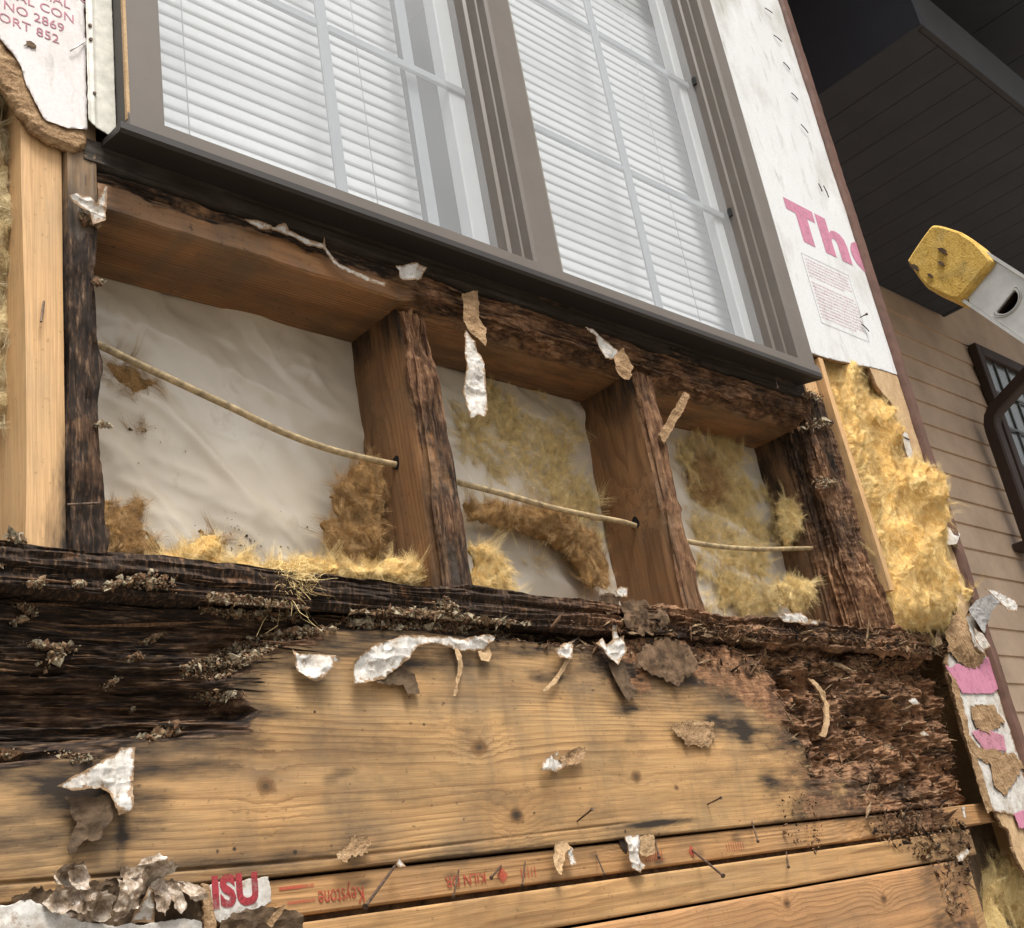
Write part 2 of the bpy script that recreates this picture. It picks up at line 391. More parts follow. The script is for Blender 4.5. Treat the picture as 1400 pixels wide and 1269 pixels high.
def wood(name, axis, light, dark, freq=200, v0=0.0, w0=0.06, knots=(), warp=0.02, grey=0.25, seed=0.0, rough=0.62, contrast=0.8, greycol=(0.16, 0.125, 0.085)):
    t = NT(name); sep = t.n("ShaderNodeSeparateXYZ"); t.l(t.obj, sep.inputs[0]); x, y, z = sep.outputs
    u, v, w = (x, z, y) if axis == 'x' else (z, x, y)
    cb = t.n("ShaderNodeCombineXYZ"); t.l(u, cb.inputs[0]); t.l(v, cb.inputs[1]); t.l(w, cb.inputs[2])
    uvw = t.vm("ADD", cb.outputs[0], (seed, seed * 0.37, seed * 0.71))
    n1 = t.noise(t.scale(uvw, (1.6, 5.0, 5.0)), 1.0, 3, 0.5)
    n2 = t.noise(t.scale(uvw, (7.0, 22.0, 22.0)), 1.0, 2, 0.5)
    vv = t.mth('ADD', t.mth('SUBTRACT', v, v0), t.mth('MULTIPLY', t.mth('SUBTRACT', n1, 0.5), warp * 4))
    vv = t.mth('ADD', vv, t.mth('MULTIPLY', t.mth('SUBTRACT', n2, 0.5), warp * 0.14))
    kd = None; kring = None
    for (ku, kv, kr) in knots:
        d = t.vm("LENGTH", t.scale(t.vm("SUBTRACT", cb.outputs[0], (ku, kv, 0.0)), (0.75, 1.0, 0.15)))
        d = t.mth('MULTIPLY', d, t.mth('MULTIPLY_ADD', t.noise(t.vm('ADD', cb.outputs[0], (ku * 9, kv * 7, 0.0)), 90.0, 3, 0.6), 1.3, 0.35))
        g = t.mth('POWER', 2.718, t.mth('MULTIPLY', t.mth('MULTIPLY', d, d), -1.0 / (kr * 2.1) ** 2))
        vv = t.mth('ADD', vv, t.mth('MULTIPLY', g, kr * 1.3))
        k1 = t.mth('SUBTRACT', 1.0, t.mth('DIVIDE', d, kr), clamp=True)
        kd = k1 if kd is None else t.mth('MAXIMUM', kd, k1)
    r = t.mth('SQRT', t.mth('ADD', t.mth('MULTIPLY', vv, vv), t.mth('POWER', t.mth('SUBTRACT', w, w0), 2.0)))
    jit = t.noise(t.scale(uvw, (2.5, 70.0, 70.0)), 1.0, 2, 0.5)
    ph = t.mth('ADD', t.mth('MULTIPLY', r, freq), t.mth('MULTIPLY', jit, 1.1))
    saw = t.mth('FRACT', ph)
    ring = t.ramp(saw, [(0.0, 0.0), (0.45, 0.12), (0.78, 0.75), (0.9, 1.0), (1.0, 0.0)])
    amp = t.noise(t.scale(uvw, (2.0, 16.0, 16.0)), 1.0, 2)
    ring = t.mth('MULTIPLY', ring, t.mth('MULTIPLY_ADD', amp, 2.2, -0.55, clamp=True))
    fib = t.noise(t.scale(uvw, (14.0, 900.0, 900.0)), 1.0, 3, 0.6)
    tone = t.noise(t.scale(uvw, (3.0, 9.0, 9.0)), 1.0, 5, 0.6)
    mid = tuple(a * 0.72 + b * 0.28 for a, b in zip(light, dark))
    col = t.mix(t.ramp(tone, [(0.3, 0.0), (0.7, 1.0)]), light, mid)
    tn2 = t.noise(t.scale(uvw, (4.0, 11.0, 11.0)), 1.0, 6, 0.65)
    col = t.mix(t.mth('MULTIPLY', t.ramp(tn2, [(0.42, 0.0), (0.62, 1.0)]), 0.55), col, (light[0] * 1.12, light[1] * 1.02, light[2] * 0.95))
    col = t.mix(t.mth('MULTIPLY', t.ramp(tn2, [(0.34, 1.0), (0.48, 0.0)]), 0.5), col, (light[0] * 0.70, light[1] * 0.74, light[2] * 0.85))
    col = t.mix(t.mth('MULTIPLY', ring, contrast), col, dark)
    col = t.mix(0.55, col, t.ramp(fib, [(0.28, 0.35), (0.72, 1.0)]), 'MULTIPLY')
    wet = t.ramp(t.noise(t.scale(uvw, (5.0, 12.0, 12.0)), 1.0, 6, 0.65), [(0.5, 0.0), (0.72, 1.0)])
    col = t.mix(t.mth('MULTIPLY', wet, grey), col, greycol)
    run = t.ramp(t.noise(t.scale(uvw, (26.0, 3.5, 3.5)), 1.0, 4, 0.6), [(0.52, 0.0), (0.72, 1.0)])
    col = t.mix(t.mth('MULTIPLY', run, grey * 0.7), col, tuple(c * 0.8 for c in greycol))
    smk = t.ramp(t.noise(t.scale(uvw, (2.2, 14.0, 14.0)), 1.0, 5, 0.7), [(0.45, 0.0), (0.75, 1.0)])
    col = t.mix(t.mth('MULTIPLY', smk, grey * 1.1), col, tuple(c * 0.55 for c in dark))
    spk = t.ramp(t.noise(uvw, 170.0, 2, 0.5), [(0.66, 0.0), (0.74, 1.0)])
    col = t.mix(t.mth('MULTIPLY', spk, 0.35), col, tuple(c * 0.25 for c in dark))
    if kd is not None:
        kr_ = t.mth('FRACT', t.mth('MULTIPLY', kd, 4.0))
        kc = t.mix(kr_, tuple(c * 0.35 for c in dark), tuple(c * 0.9 for c in dark))
        kc = t.mix(t.ramp(kd, [(0.55, 0.0), (0.8, 1.0)]), kc, (0.02, 0.012, 0.008))
        col = t.mix(t.ramp(kd, [(0.02, 0.0), (0.45, 0.8)]), col, kc)
    blot = t.ramp(t.noise(t.scale(uvw, (9.0, 16.0, 16.0)), 1.0, 8, 0.72), [(0.5, 0.0), (0.66, 1.0)])
    col = t.mix(t.mth('MULTIPLY', blot, grey * 0.75), col, tuple(c * 0.42 for c in greycol))
    pin = t.ramp(t.noise(t.scale(uvw, (90.0, 160.0, 160.0)), 1.0, 2, 0.5), [(0.70, 0.0), (0.76, 1.0)])
    col = t.mix(t.mth('MULTIPLY', pin, grey), col, (0.03, 0.02, 0.012))
    # stains, rot and the pale stud's painted shadow, carried per board
    st = t.attr("stain"); sn = t.noise(t.scale(uvw, (10.0, 55.0, 55.0)), 1.0, 5, 0.65)
    stf = t.mth('MULTIPLY_ADD', t.mth('SUBTRACT', sn, 0.54), 3.2, st, clamp=True)
    stf = t.mth('MULTIPLY', stf, t.mth('MULTIPLY', st, 2.0, clamp=True), clamp=True)
    col = t.mix(stf, col, (0.028, 0.02, 0.014))
    rot = t.attr("rot"); rc = t.attr("rotc")
    rn = t.noise(t.scale(t.obj, (40.0, 130.0, 260.0) if axis == 'x' else (260.0, 130.0, 40.0)), 1.0, 6, 0.7)
    rn2 = t.noise(t.obj, 60.0, 5, 0.65)
    blk = t.ramp(rn, [(0.34, (0.007, 0.005, 0.004)), (0.49, (0.022, 0.0135, 0.009)), (0.58, (0.064, 0.038, 0.023)), (0.69, (0.17, 0.11, 0.065))])
    brn = t.ramp(t.mth('MULTIPLY_ADD', rn, 0.55, t.mth('MULTIPLY', rn2, 0.45)), [(0.33, (0.030, 0.016, 0.010)), (0.45, (0.125, 0.058, 0.028)), (0.55, (0.27, 0.142, 0.072)), (0.68, (0.44, 0.27, 0.15))])
    rcol = t.mix(rc, blk, brn)
    rf = t.ramp(t.mth('MULTIPLY_ADD', t.mth('SUBTRACT', rn2, 0.5), 0.8, rot, clamp=True), [(0.35, 0.0), (0.6, 1.0)])
    col = t.mix(rf, col, rcol)
    hb = t.mth('ADD', t.mth('MULTIPLY', ring, -0.12), t.mth('MULTIPLY', fib, 0.35))
    hb = t.mth('ADD', hb, t.mth('MULTIPLY', t.mth('MULTIPLY', rn, rf), 2.0))
    nb = t.bump(hb, 0.45, 0.0016)
    rg = t.mth('MULTIPLY_ADD', rf, 0.9 - rough, rough)
    return t.fin(col, rg, nb, 0.25)

def plain(name, c, rough=0.6, var=0.15, sc=40.0, spec=0.3, metal=0.0, bump=0.1, c2=None):
    t = NT(name); n = t.noise(t.obj, sc, 5, 0.6); n2 = t.noise(t.obj, sc * 9, 3, 0.6)
    c2 = c2 or tuple(a * (1 - var * 2) for a in c)
    col = t.mix(t.ramp(n, [(0.35, 0.0), (0.7, 1.0)]), c, c2)
    col = t.mix(var, col, t.ramp(n2, [(0.3, 0.4), (0.7, 1.0)]), 'MULTIPLY')
    return t.fin(col, t.mth('MULTIPLY_ADD', n, 0.15, rough - 0.07), t.bump(n2, bump, 0.001), spec, metal)

M = {}
KN = lambda pts: [(*on(q)[[0, 2]], r) for q, r in pts]
M['rim'] = wood("rim_wood", 'x', (0.52, 0.325, 0.145), (0.20, 0.10, 0.04), 240, -0.235, 0.045,
                KN([((655, 1022), 0.011), ((870, 1062), 0.009), ((363, 1075), 0.010), ((706, 1116), 0.010), ((925, 1077), 0.004)]), 0.013, 0.6, 3.0, contrast=1.0)
M['plate'] = wood("plate_wood", 'x', (0.46, 0.265, 0.115), (0.20, 0.095, 0.036), 260, -0.36, 0.02, KN([((853, 1150), 0.007)]), 0.015, 0.4, 8.0)
M['plank'] = wood("plank_wood", 'x', (0.50, 0.30, 0.13), (0.24, 0.12, 0.045), 230, -0.375, 0.03, (), 0.03, 0.3, 21.0, contrast=0.9)
M['plank2'] = wood("low_plank_wood", 'x', (0.47, 0.265, 0.12), (0.23, 0.11, 0.045), 230, -0.45, 0.03, KN([((1072, 1236), 0.008), ((1205, 1230), 0.008)]), 0.03, 0.3, 33.0)
M['stud_pale'] = wood("pale_stud_wood", 'z', (0.62, 0.40, 0.20), (0.42, 0.235, 0.10), 160, 0.1, 0.02, (), 0.012, 0.12, 5.0, contrast=0.5)
M['stud'] = wood("stud_wood", 'z', (0.31, 0.165, 0.075), (0.11, 0.052, 0.023), 190, 0.36, 0.08, [(0.13, 0.83, 0.010)], 0.02, 0.35, 11.0, contrast=0.7)
M['stud_dark'] = wood("weathered_stud_wood", 'z', (0.30, 0.19, 0.10), (0.12, 0.07, 0.035), 190, 0.05, 0.05, (), 0.02, 0.6, 15.0)
M['sill'] = wood("sill_wood", 'x', (0.36, 0.19, 0.085), (0.10, 0.042, 0.018), 220, 0.35, 0.15, (), 0.02, 0.65, 19.0, contrast=1.0)
M['subsill'] = wood("subsill_wood", 'x', (0.10, 0.085, 0.07), (0.035, 0.028, 0.022), 330, 0.37, 0.2, (), 0.006, 0.6, 27.0, rough=0.8, greycol=(0.02, 0.018, 0.016))

def sheet_white(name, c=(0.58, 0.585, 0.585), smudge=1.0):
    t = NT(name); n = t.noise(t.scale(t.obj, (7, 7, 4)), 1.0, 6, 0.6); n2 = t.noise(t.obj, 300.0, 3, 0.6); n3 = t.noise(t.scale(t.obj, (60, 60, 12)), 1.0, 5, 0.7)
    col = t.mix(t.mth('MULTIPLY', t.ramp(n, [(0.52, 0.0), (0.75, 1.0)]), smudge), c, (0.33, 0.32, 0.27))
    col = t.mix(t.mth('MULTIPLY', t.ramp(n3, [(0.58, 0.0), (0.72, 1.0)]), smudge * 0.7), col, (0.30, 0.29, 0.25))
    col = t.mix(0.25, col, t.ramp(n2, [(0.3, 0.5), (0.65, 1.0)]), 'MULTIPLY')
    return t.fin(col, 0.55, t.bump(t.mth('MULTIPLY_ADD', n2, 0.3, n3), 0.3, 0.001), 0.3)
M['white'] = sheet_white("white_sheathing_face")
M['whitepink'] = sheet_white("printed_sheathing_face", (0.62, 0.58, 0.57), 0.8)
t = NT("torn_paper_face"); n = t.noise(t.obj, 55.0, 6, 0.65); n2 = t.noise(t.obj, 380.0, 4, 0.65); n3 = t.noise(t.obj, 130.0, 5, 0.7)
cc = t.mix(t.ramp(n, [(0.42, 0.0), (0.7, 1.0)]), (0.55, 0.53, 0.495), (0.36, 0.31, 0.25))
cc = t.mix(t.ramp(n3, [(0.56, 0.0), (0.66, 0.8)]), cc, (0.22, 0.15, 0.09))
ed = t.mth('MULTIPLY_ADD', t.mth('SUBTRACT', n3, 0.5), 2.2, t.attr('edge'))
cc = t.mix(t.ramp(ed, [(0.42, 0.0), (0.62, 1.0)]), cc, (0.26, 0.165, 0.09))
cc = t.mix(0.35, cc, t.ramp(n2, [(0.3, 0.35), (0.6, 1.0)]), 'MULTIPLY')
M['paper'] = t.fin(cc, 0.5, t.bump(t.mth('ADD', n3, n2), 0.22, 0.0012), 0.35)
t = NT("brown_fibreboard"); n = t.noise(t.scale(t.obj, (30, 60, 110)), 1.0, 6, 0.7); n2 = t.noise(t.obj, 420.0, 3, 0.6)
M['fibre'] = t.fin(t.ramp(t.mth('MULTIPLY_ADD', n2, 0.4, t.mth('MULTIPLY', n, 0.6)), [(0.3, (0.09, 0.05, 0.025)), (0.5, (0.27, 0.17, 0.09)), (0.7, (0.46, 0.32, 0.19))]), 0.85, t.bump(t.mth('ADD', n, n2), 0.8, 0.002), 0.15)
t = NT("tan_fibreboard"); n = t.noise(t.scale(t.obj, (60, 60, 25)), 1.0, 6, 0.7); n2 = t.noise(t.obj, 500.0, 3, 0.6)
M['tan_l'] = None
M['tan'] = t.fin(t.ramp(t.mth('MULTIPLY_ADD', n2, 0.5, t.mth('MULTIPLY', n, 0.5)), [(0.3, (0.22, 0.13, 0.065)), (0.5, (0.40, 0.27, 0.15)), (0.75, (0.56, 0.42, 0.27))]), 0.85, t.bump(n2, 0.6, 0.001), 0.15)
M['fibre_mid'] = plain("brown_bark_fibre", (0.17, 0.105, 0.06), 0.85, 0.4, 70, 0.2, 0, 0.8)
M['fibre_dark'] = plain("damp_brown_fibreboard", (0.13, 0.085, 0.05), 0.8, 0.3, 60, 0.2, 0, 0.5)

def insul(name, c1, c2, c3):
    t = NT(name); n = t.noise(t.scale(t.obj, (16, 16, 10)), 1.0, 6, 0.65); n2 = t.noise(t.scale(t.obj, (500, 500, 160)), 1.0, 4, 0.7); n3 = t.noise(t.obj, 70.0, 5, 0.7)
    col = t.ramp(t.mth('MULTIPLY_ADD', n, 0.6, t.mth('MULTIPLY', n3, 0.4)), [(0.32, c3), (0.48, c2), (0.62, c1)])
    col = t.mix(0.45, col, t.ramp(n2, [(0.3, 0.35), (0.62, 1.0)]), 'MULTIPLY')
    return t.fin(col, 0.9, t.bump(t.mth('ADD', n2, t.mth('MULTIPLY', n3, 1.5)), 0.9, 0.004), 0.1)
M['ins_gold'] = insul("golden_glass_wool", (0.88, 0.67, 0.31), (0.84, 0.54, 0.19), (0.70, 0.38, 0.12))
M['ins_pale'] = insul("pale_glass_wool", (0.66, 0.54, 0.32), (0.54, 0.41, 0.21), (0.34, 0.24, 0.11))
M['ins_brown'] = insul("dirty_glass_wool", (0.60, 0.38, 0.17), (0.42, 0.24, 0.09), (0.22, 0.115, 0.045))
M['ins_lemon'] = insul("lemon_glass_wool", (0.68, 0.54, 0.27), (0.56, 0.40, 0.17), (0.38, 0.23, 0.08))
M['f_gold'] = plain("golden_fibre", (0.95, 0.72, 0.34), 0.6, 0.2, 90)
M['f_pale'] = plain("pale_fibre", (0.76, 0.64, 0.40), 0.6, 0.2, 90)
M['f_brown'] = plain("brown_fibre", (0.60, 0.38, 0.17), 0.7, 0.3, 90)
M['f_lemon'] = plain("lemon_fibre", (0.95, 0.74, 0.36), 0.6, 0.2, 90)

t = NT("vapour_barrier_film"); n = t.noise(t.scale(t.obj, (5, 5, 5)), 1.0, 5, 0.55); n2 = t.noise(t.scale(t.obj, (25, 25, 14)), 1.0, 5, 0.7)
cc = t.mix(t.ramp(n, [(0.35, 0.0), (0.7, 1.0)]), (0.56, 0.505, 0.42), (0.43, 0.36, 0.27))
cc = t.mix(t.mth('MULTIPLY', t.ramp(n2, [(0.6, 0.0), (0.75, 1.0)]), 0.4), cc, (0.26, 0.16, 0.07))
M['film'] = t.fin(cc, 0.22, t.bump(n, 0.25, 0.01), 0.5)
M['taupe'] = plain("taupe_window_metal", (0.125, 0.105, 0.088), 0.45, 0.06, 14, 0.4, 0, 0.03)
M['taupe_d'] = plain("dark_taupe_window_metal", (0.030, 0.025, 0.022), 0.55, 0.08, 14, 0.4, 0, 0.03)  # darkened so the downward-facing drip lip looks shaded
M['taupe_l'] = plain("light_window_metal", (0.21, 0.19, 0.155), 0.42, 0.06, 14, 0.4, 0, 0.03)
M['vinyl'] = plain("white_vinyl", (0.62, 0.63, 0.64), 0.4, 0.04, 10, 0.4, 0, 0.02)
M['slat'] = plain("white_blind_slat", (0.70, 0.71, 0.71), 0.45, 0.03, 6, 0.4, 0, 0.01)
M['gasket'] = plain("black_gasket", (0.02, 0.02, 0.022), 0.6, 0.1, 30)
M['muntin'] = plain("grey_grille_bar", (0.30, 0.315, 0.33), 0.4, 0.04, 10)
M['alu'] = plain("mill_aluminium", (0.62, 0.61, 0.57), 0.38, 0.12, 25, 0.5, 0.75, 0.05)
M['flash'] = plain("dull_white_flashing", (0.62, 0.60, 0.53), 0.5, 0.18, 60, 0.4, 0.15, 0.12)
M['steel'] = plain("rusty_nail_steel", (0.15, 0.095, 0.065), 0.6, 0.4, 200, 0.5, 0.5, 0.2)
M['rust'] = plain("dark_rust", (0.05, 0.028, 0.018), 0.8, 0.4, 200)
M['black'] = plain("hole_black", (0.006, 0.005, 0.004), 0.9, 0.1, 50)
M['siding'] = plain("brown_painted_siding", (0.53, 0.385, 0.27), 0.6, 0.12, 5, 0.3, 0, 0.08)
M['trim'] = plain("red_brown_trim", (0.13, 0.065, 0.045), 0.65, 0.2, 30, 0.3, 0, 0.25)
M['soffit'] = plain("dark_soffit", (0.034, 0.036, 0.046), 0.6, 0.08, 6, 0.3, 0, 0.05)
M['fascia'] = plain("dark_fascia", (0.034, 0.033, 0.034), 0.6, 0.08, 6, 0.3, 0, 0.05)
M['spout'] = plain("dark_brown_downspout", (0.05, 0.033, 0.027), 0.6, 0.08, 8, 0.2, 0, 0.02)
M['cable'] = plain("cream_cable_sheath", (0.60, 0.45, 0.25), 0.55, 0.35, 90, 0.4, 0, 0.5)
M['drywall'] = plain("grey_drywall_back", (0.40, 0.36, 0.30), 0.9, 0.1, 10)
M['room'] = plain("dim_room_paint", (0.25, 0.25, 0.26), 0.9, 0.05, 4)
M['ground'] = plain("gravel_ground", (0.27, 0.24, 0.20), 0.9, 0.2, 3)
t = NT("yellow_ladder_mitt"); n = t.noise(t.obj, 60.0, 6, 0.7); n2 = t.noise(t.obj, 380.0, 3, 0.7); n3 = t.noise(t.obj, 22.0, 4, 0.6)
cc = t.ramp(t.mth('MULTIPLY_ADD', n2, 0.45, t.mth('MULTIPLY', n, 0.55)), [(0.33, (0.20, 0.12, 0.03)), (0.48, (0.50, 0.32, 0.075)), (0.66, (0.66, 0.46, 0.15))])
cc = t.mix(t.mth('MULTIPLY', t.ramp(n3, [(0.55, 0.0), (0.7, 1.0)]), 0.5), cc, (0.22, 0.17, 0.08))
M['mitt'] = t.fin(cc, 0.85, t.bump(t.mth('ADD', n, n2), 0.7, 0.002), 0.15)
for nm, c, k in (("red_ink", (0.28, 0.022, 0.03), 0.40), ("stamp_ink", (0.36, 0.06, 0.03), 0.56), ("pink_ink", (0.43, 0.165, 0.245), 0.2), ("pale_pink_ink", (0.40, 0.17, 0.22), 0.3), ("grey_ink", (0.20, 0.15, 0.17), 0.2)):
    t = NT(nm); n = t.noise(t.obj, 330.0, 4, 0.7); n2 = t.noise(t.obj, 60.0, 4, 0.6)
    t.b.inputs["Base Color"].default_value = (*c, 1); t.b.inputs["Roughness"].default_value = 0.7
    tr = t.n("ShaderNodeBsdfTransparent"); mx = t.n("ShaderNodeMixShader")
    f = t.mth('MULTIPLY_ADD', n2, 0.5, t.mth('MULTIPLY', n, 0.5))
    t.l(t.ramp(f, [(0.40, 0.05), (0.62, k * 1.2)] if k > 0.5 else [(0.52 - k * 0.2, 0.0), (0.66 - k * 0.2, k * 1.6)]), mx.inputs[0])
    t.l(t.b.outputs[0], mx.inputs[1]); t.l(tr.outputs[0], mx.inputs[2]); t.l(mx.outputs[0], t.out.inputs[0]); M[nm] = t.m
t = NT("window_glass"); g = t.n("ShaderNodeBsdfGlossy"); g.inputs["Roughness"].default_value = 0.015; g.inputs["Color"].default_value = (1, 1, 1, 1)
tr = t.n("ShaderNodeBsdfTransparent"); tr.inputs[0].default_value = (0.94, 0.955, 0.965, 1)
ge = t.n("ShaderNodeNewGeometry"); ca_ = t.mth('ABSOLUTE', t.vm("DOT_PRODUCT", ge.outputs["Normal"], ge.outputs["Incoming"]))
fres = t.mth('MULTIPLY_ADD', t.mth('POWER', t.mth('SUBTRACT', 1.0, ca_), 5.0), 0.92, 0.08); mx = t.n("ShaderNodeMixShader")
df = t.n("ShaderNodeBsdfDiffuse"); df.inputs[0].default_value = (0.58, 0.60, 0.615, 1); mx2 = t.n("ShaderNodeMixShader")  # pale haze mixed into the panes stands in for bright sky reflection
hz = t.noise(t.scale(t.obj, (5, 5, 3)), 1.0, 4, 0.6)
t.l(t.ramp(hz, [(0.3, 0.22), (0.75, 0.32)]), mx2.inputs[0]); t.l(tr.outputs[0], mx2.inputs[1]); t.l(df.outputs[0], mx2.inputs[2])
t.l(fres, mx.inputs[0]); t.l(mx2.outputs[0], mx.inputs[1]); t.l(g.outputs[0], mx.inputs[2]); t.l(mx.outputs[0], t.out.inputs[0]); M['glass'] = t.m
t = NT("clear_glass_inside"); tr = t.n("ShaderNodeBsdfTransparent"); t.l(tr.outputs[0], t.out.inputs[0]); M['glass_clear'] = t.m
M['chip1'] = plain("dark_rot_chip", (0.03, 0.019, 0.013), 0.9, 0.4, 300, 0.2, 0, 0.5)
M['chip2'] = plain("brown_rot_chip", (0.19, 0.105, 0.056), 0.9, 0.4, 300, 0.2, 0, 0.5)
M['chip3'] = plain("tan_rot_chip", (0.33, 0.22, 0.125), 0.9, 0.4, 300, 0.2, 0, 0.5)
M['chip4'] = plain("pale_crumb", (0.42, 0.35, 0.24), 0.9, 0.4, 300, 0.2, 0, 0.5)
#==STRUCTURE==
# ================================================================== the wall's timber frame
BACK = 0.115
frame = thing("wall_frame", "opened timber wall frame with rotted black and brown framing under the window", "wall frame", (0.6, 0.05, -0.6))
Z0 = lambda P: np.zeros(len(P))

def d_pale(P, N):
    h = 0.0006 * fbm(P, (60, 60, 8), 3, 2)
    wv = 0.003 * np.sin(P[:, 2] * 9 + 1.0)
    off = N * h[:, None]; off[:, 0] += wv * sstep(-0.022, -0.052, P[:, 0])
    st = 0.75 * sstep(0.10, 0.0, P[:, 2]) * sstep(-0.045, -0.018, P[:, 0] - 0.25 * (P[:, 2] - 0.02)) + 0.45 * sstep(0.2, 0.05, P[:, 2]) * sstep(-0.03, -0.012, P[:, 0])  # soft diagonal shadow on the stud's foot, painted in through the stain attribute
    return off, {"stain": np.clip(st, 0, 1)}
tag(beam("stud", 'z', -0.037, 2.3, -0.0525, -0.0145, 0.002, BACK, 260, 8, 6, M['stud_pale'], frame, d_pale, 0.0015), "clean pale stud left of the blackened one")

def d_s0(P, N):
    x, y, z = P.T
    rot = sstep(0.30, 0.24, z + 0.02 * fbm(P, (60, 20, 20), 3, 9)) * (y < 0.09)
    fb = ridge(P, (170, 90, 14), 4, 3); big = fbm(P, (30, 30, 26), 4, 4)
    h = rot * (0.0035 * (fb - 0.6) + 0.0045 * big) + 0.0012 * fb
    off = N * h[:, None]
    edge = sstep(0.012, 0.017, x); off[:, 0] += edge * rot * (0.004 * fbm(P, (0.1, 0.1, 34), 4, 21) + 0.003 * np.sin(z * 40 + 2) - 0.002)
    return off, {"rot": np.clip(rot * 1.0 + 0.12, 0, 1), "rotc": 0.2 * (big > 0.35), "stain": np.clip(0.85 * sstep(0.40, 0.27, z) + 0.3 * (fb > 0.7), 0, 1)}
s0 = tag(beam("stud", 'z', -0.037, 2.3, -0.0135, 0.0185, -0.003, BACK, 900, 22, 12, M['stud_dark'], frame, d_s0), "blackened rotted stud at the left of the first bay")

def d_s1(P, N):
    x, y, z = P.T
    fr = sstep(0.022, 0.004, y)
    fb = ridge(P, (230, 90, 6), 4, 31); big = fbm(P, (40, 40, 22), 4, 33)
    up = sstep(0.10, 0.26, z)
    rot = fr * np.clip(0.58 + 0.6 * up + 0.45 * big + 0.5 * sstep(0.425, 0.436, x), 0, 1)
    h = fr * ((0.005 + 0.004 * up) * (fb - 0.55) + (0.003 + 0.005 * up) * (big + 0.2 * fb - 0.25)) + 0.0005 * fb
    off = N * h[:, None]
    off[:, 1] += fr * up * 0.010 * (0.5 + fbm(P, (90, 0.1, 14), 3, 35))
    top = sstep(0.285, 0.32, z) * fr
    off[:, 2] += top * (0.022 * fbm(P, (160, 30, 2), 3, 36) - 0.012)
    return off, {"rot": rot, "rotc": np.clip(0.15 + 0.5 * up + 0.5 * big, 0, 1), "stain": np.clip(0.62 * sstep(0.035, 0.004, y) + 0.35 * big * sstep(0.05, 0.0, y) + 0.85 * sstep(0.24, 0.32, z) + 0.3 * sstep(0.03, -0.03, z), 0, 1)}
tag(beam("stud", 'z', -0.037, 0.3215, 0.397, 0.437, -0.002, BACK - 0.001, 360, 26, 40, M['stud'], frame, d_s1), "middle stud with split charred front edge and ragged top")

def d_s2(P, N):
    x, y, z = P.T
    fr = sstep(0.016, 0.003, y); fb = ridge(P, (240, 90, 6), 4, 41); big = fbm(P, (40, 40, 24), 4, 43)
    rot = fr * np.clip(0.45 + 0.6 * big + 0.4 * sstep(0.835, 0.848, x) + 0.4 * sstep(0.2, 0.3, z), 0, 1)
    h = fr * (0.0045 * (fb - 0.55) + 0.0035 * (big - 0.1)) + 0.0004 * fb
    off = N * h[:, None]
    kn = np.exp(-((z - 0.115) / 0.008) ** 2) + np.exp(-((z - 0.035) / 0.012) ** 2)
    off[:, 0] += fr * sstep(0.84, 0.85, x) * kn * 0.006
    return off, {"rot": rot, "rotc": np.full(len(P), 0.6), "stain": np.clip(0.4 * fr + 0.85 * sstep(0.22, 0.32, z) + 0.25 * sstep(0.04, -0.03, z), 0, 1)}
tag(beam("stud", 'z', -0.037, 0.3215, 0.813, 0.851, -0.001, BACK - 0.001, 340, 22, 40, M['stud'], frame, d_s2), "right-hand stud with brown side and frayed front edge")

def d_s3(P, N):
    x, y, z = P.T
    fb = ridge(P, (190, 120, 8), 5, 51); big = fbm(P, (26, 26, 16), 5, 53); cr = ridge(P, (40, 40, 60), 4, 55)
    fr = sstep(0.085, 0.02, y)
    h = fr * (0.009 * (fb - 0.5) + 0.007 * big + 0.003 * (cr - 0.5))
    off = N * h[:, None]
    low = sstep(0.12, -0.03, z); off[:, 0] += low * 0.02 * sstep(1.25, 1.33, x) * fr
    off[:, 1] -= 0.004 * low * fr
    rot = np.clip(fr * (0.9 + 0.4 * big) + 0.15, 0, 1)
    return off, {"rot": rot, "rotc": np.clip(0.42 + 0.8 * big - 0.3 * sstep(0.2, 0.3, z), 0, 1), "stain": np.clip(0.5 + 0.3 * sstep(0.15, 0.3, z), 0, 1)}
tag(beam("stud", 'z', -0.042, 0.383, 1.258, 1.334, 0.0, BACK - 0.001, 420, 60, 50, M['stud'], frame, d_s3), "wide crumbling brown stud at the right end of the bays")
beam("stud", 'z', 0.384, 2.3, 1.29, 1.334, 0.002, BACK, 30, 3, 4, M['stud_pale'], frame)
tag(beam("furring_strip", 'z', 0.03, 0.462, 1.337, 1.353, -0.012, 0.03, 120, 4, 4, M['stud_pale'], frame, lambda P, N: (N * 0.0005 * fbm(P, 60, 3, 3)[:, None] + np.stack([0.014 * sstep(0.42, 0.05, P[:, 2]), Z0(P), Z0(P)], 1), {"stain": 0.3 * sstep(0.2, 0.05, P[:, 2])}), 0.001), "thin pale wood strip between crumbling stud and insulation")
tag(beam("stud", 'z', -0.42, 2.3, 1.590, 1.628, 0.004, BACK, 120, 4, 4, M['plank'], frame), "orange corner stud beside the insulation")

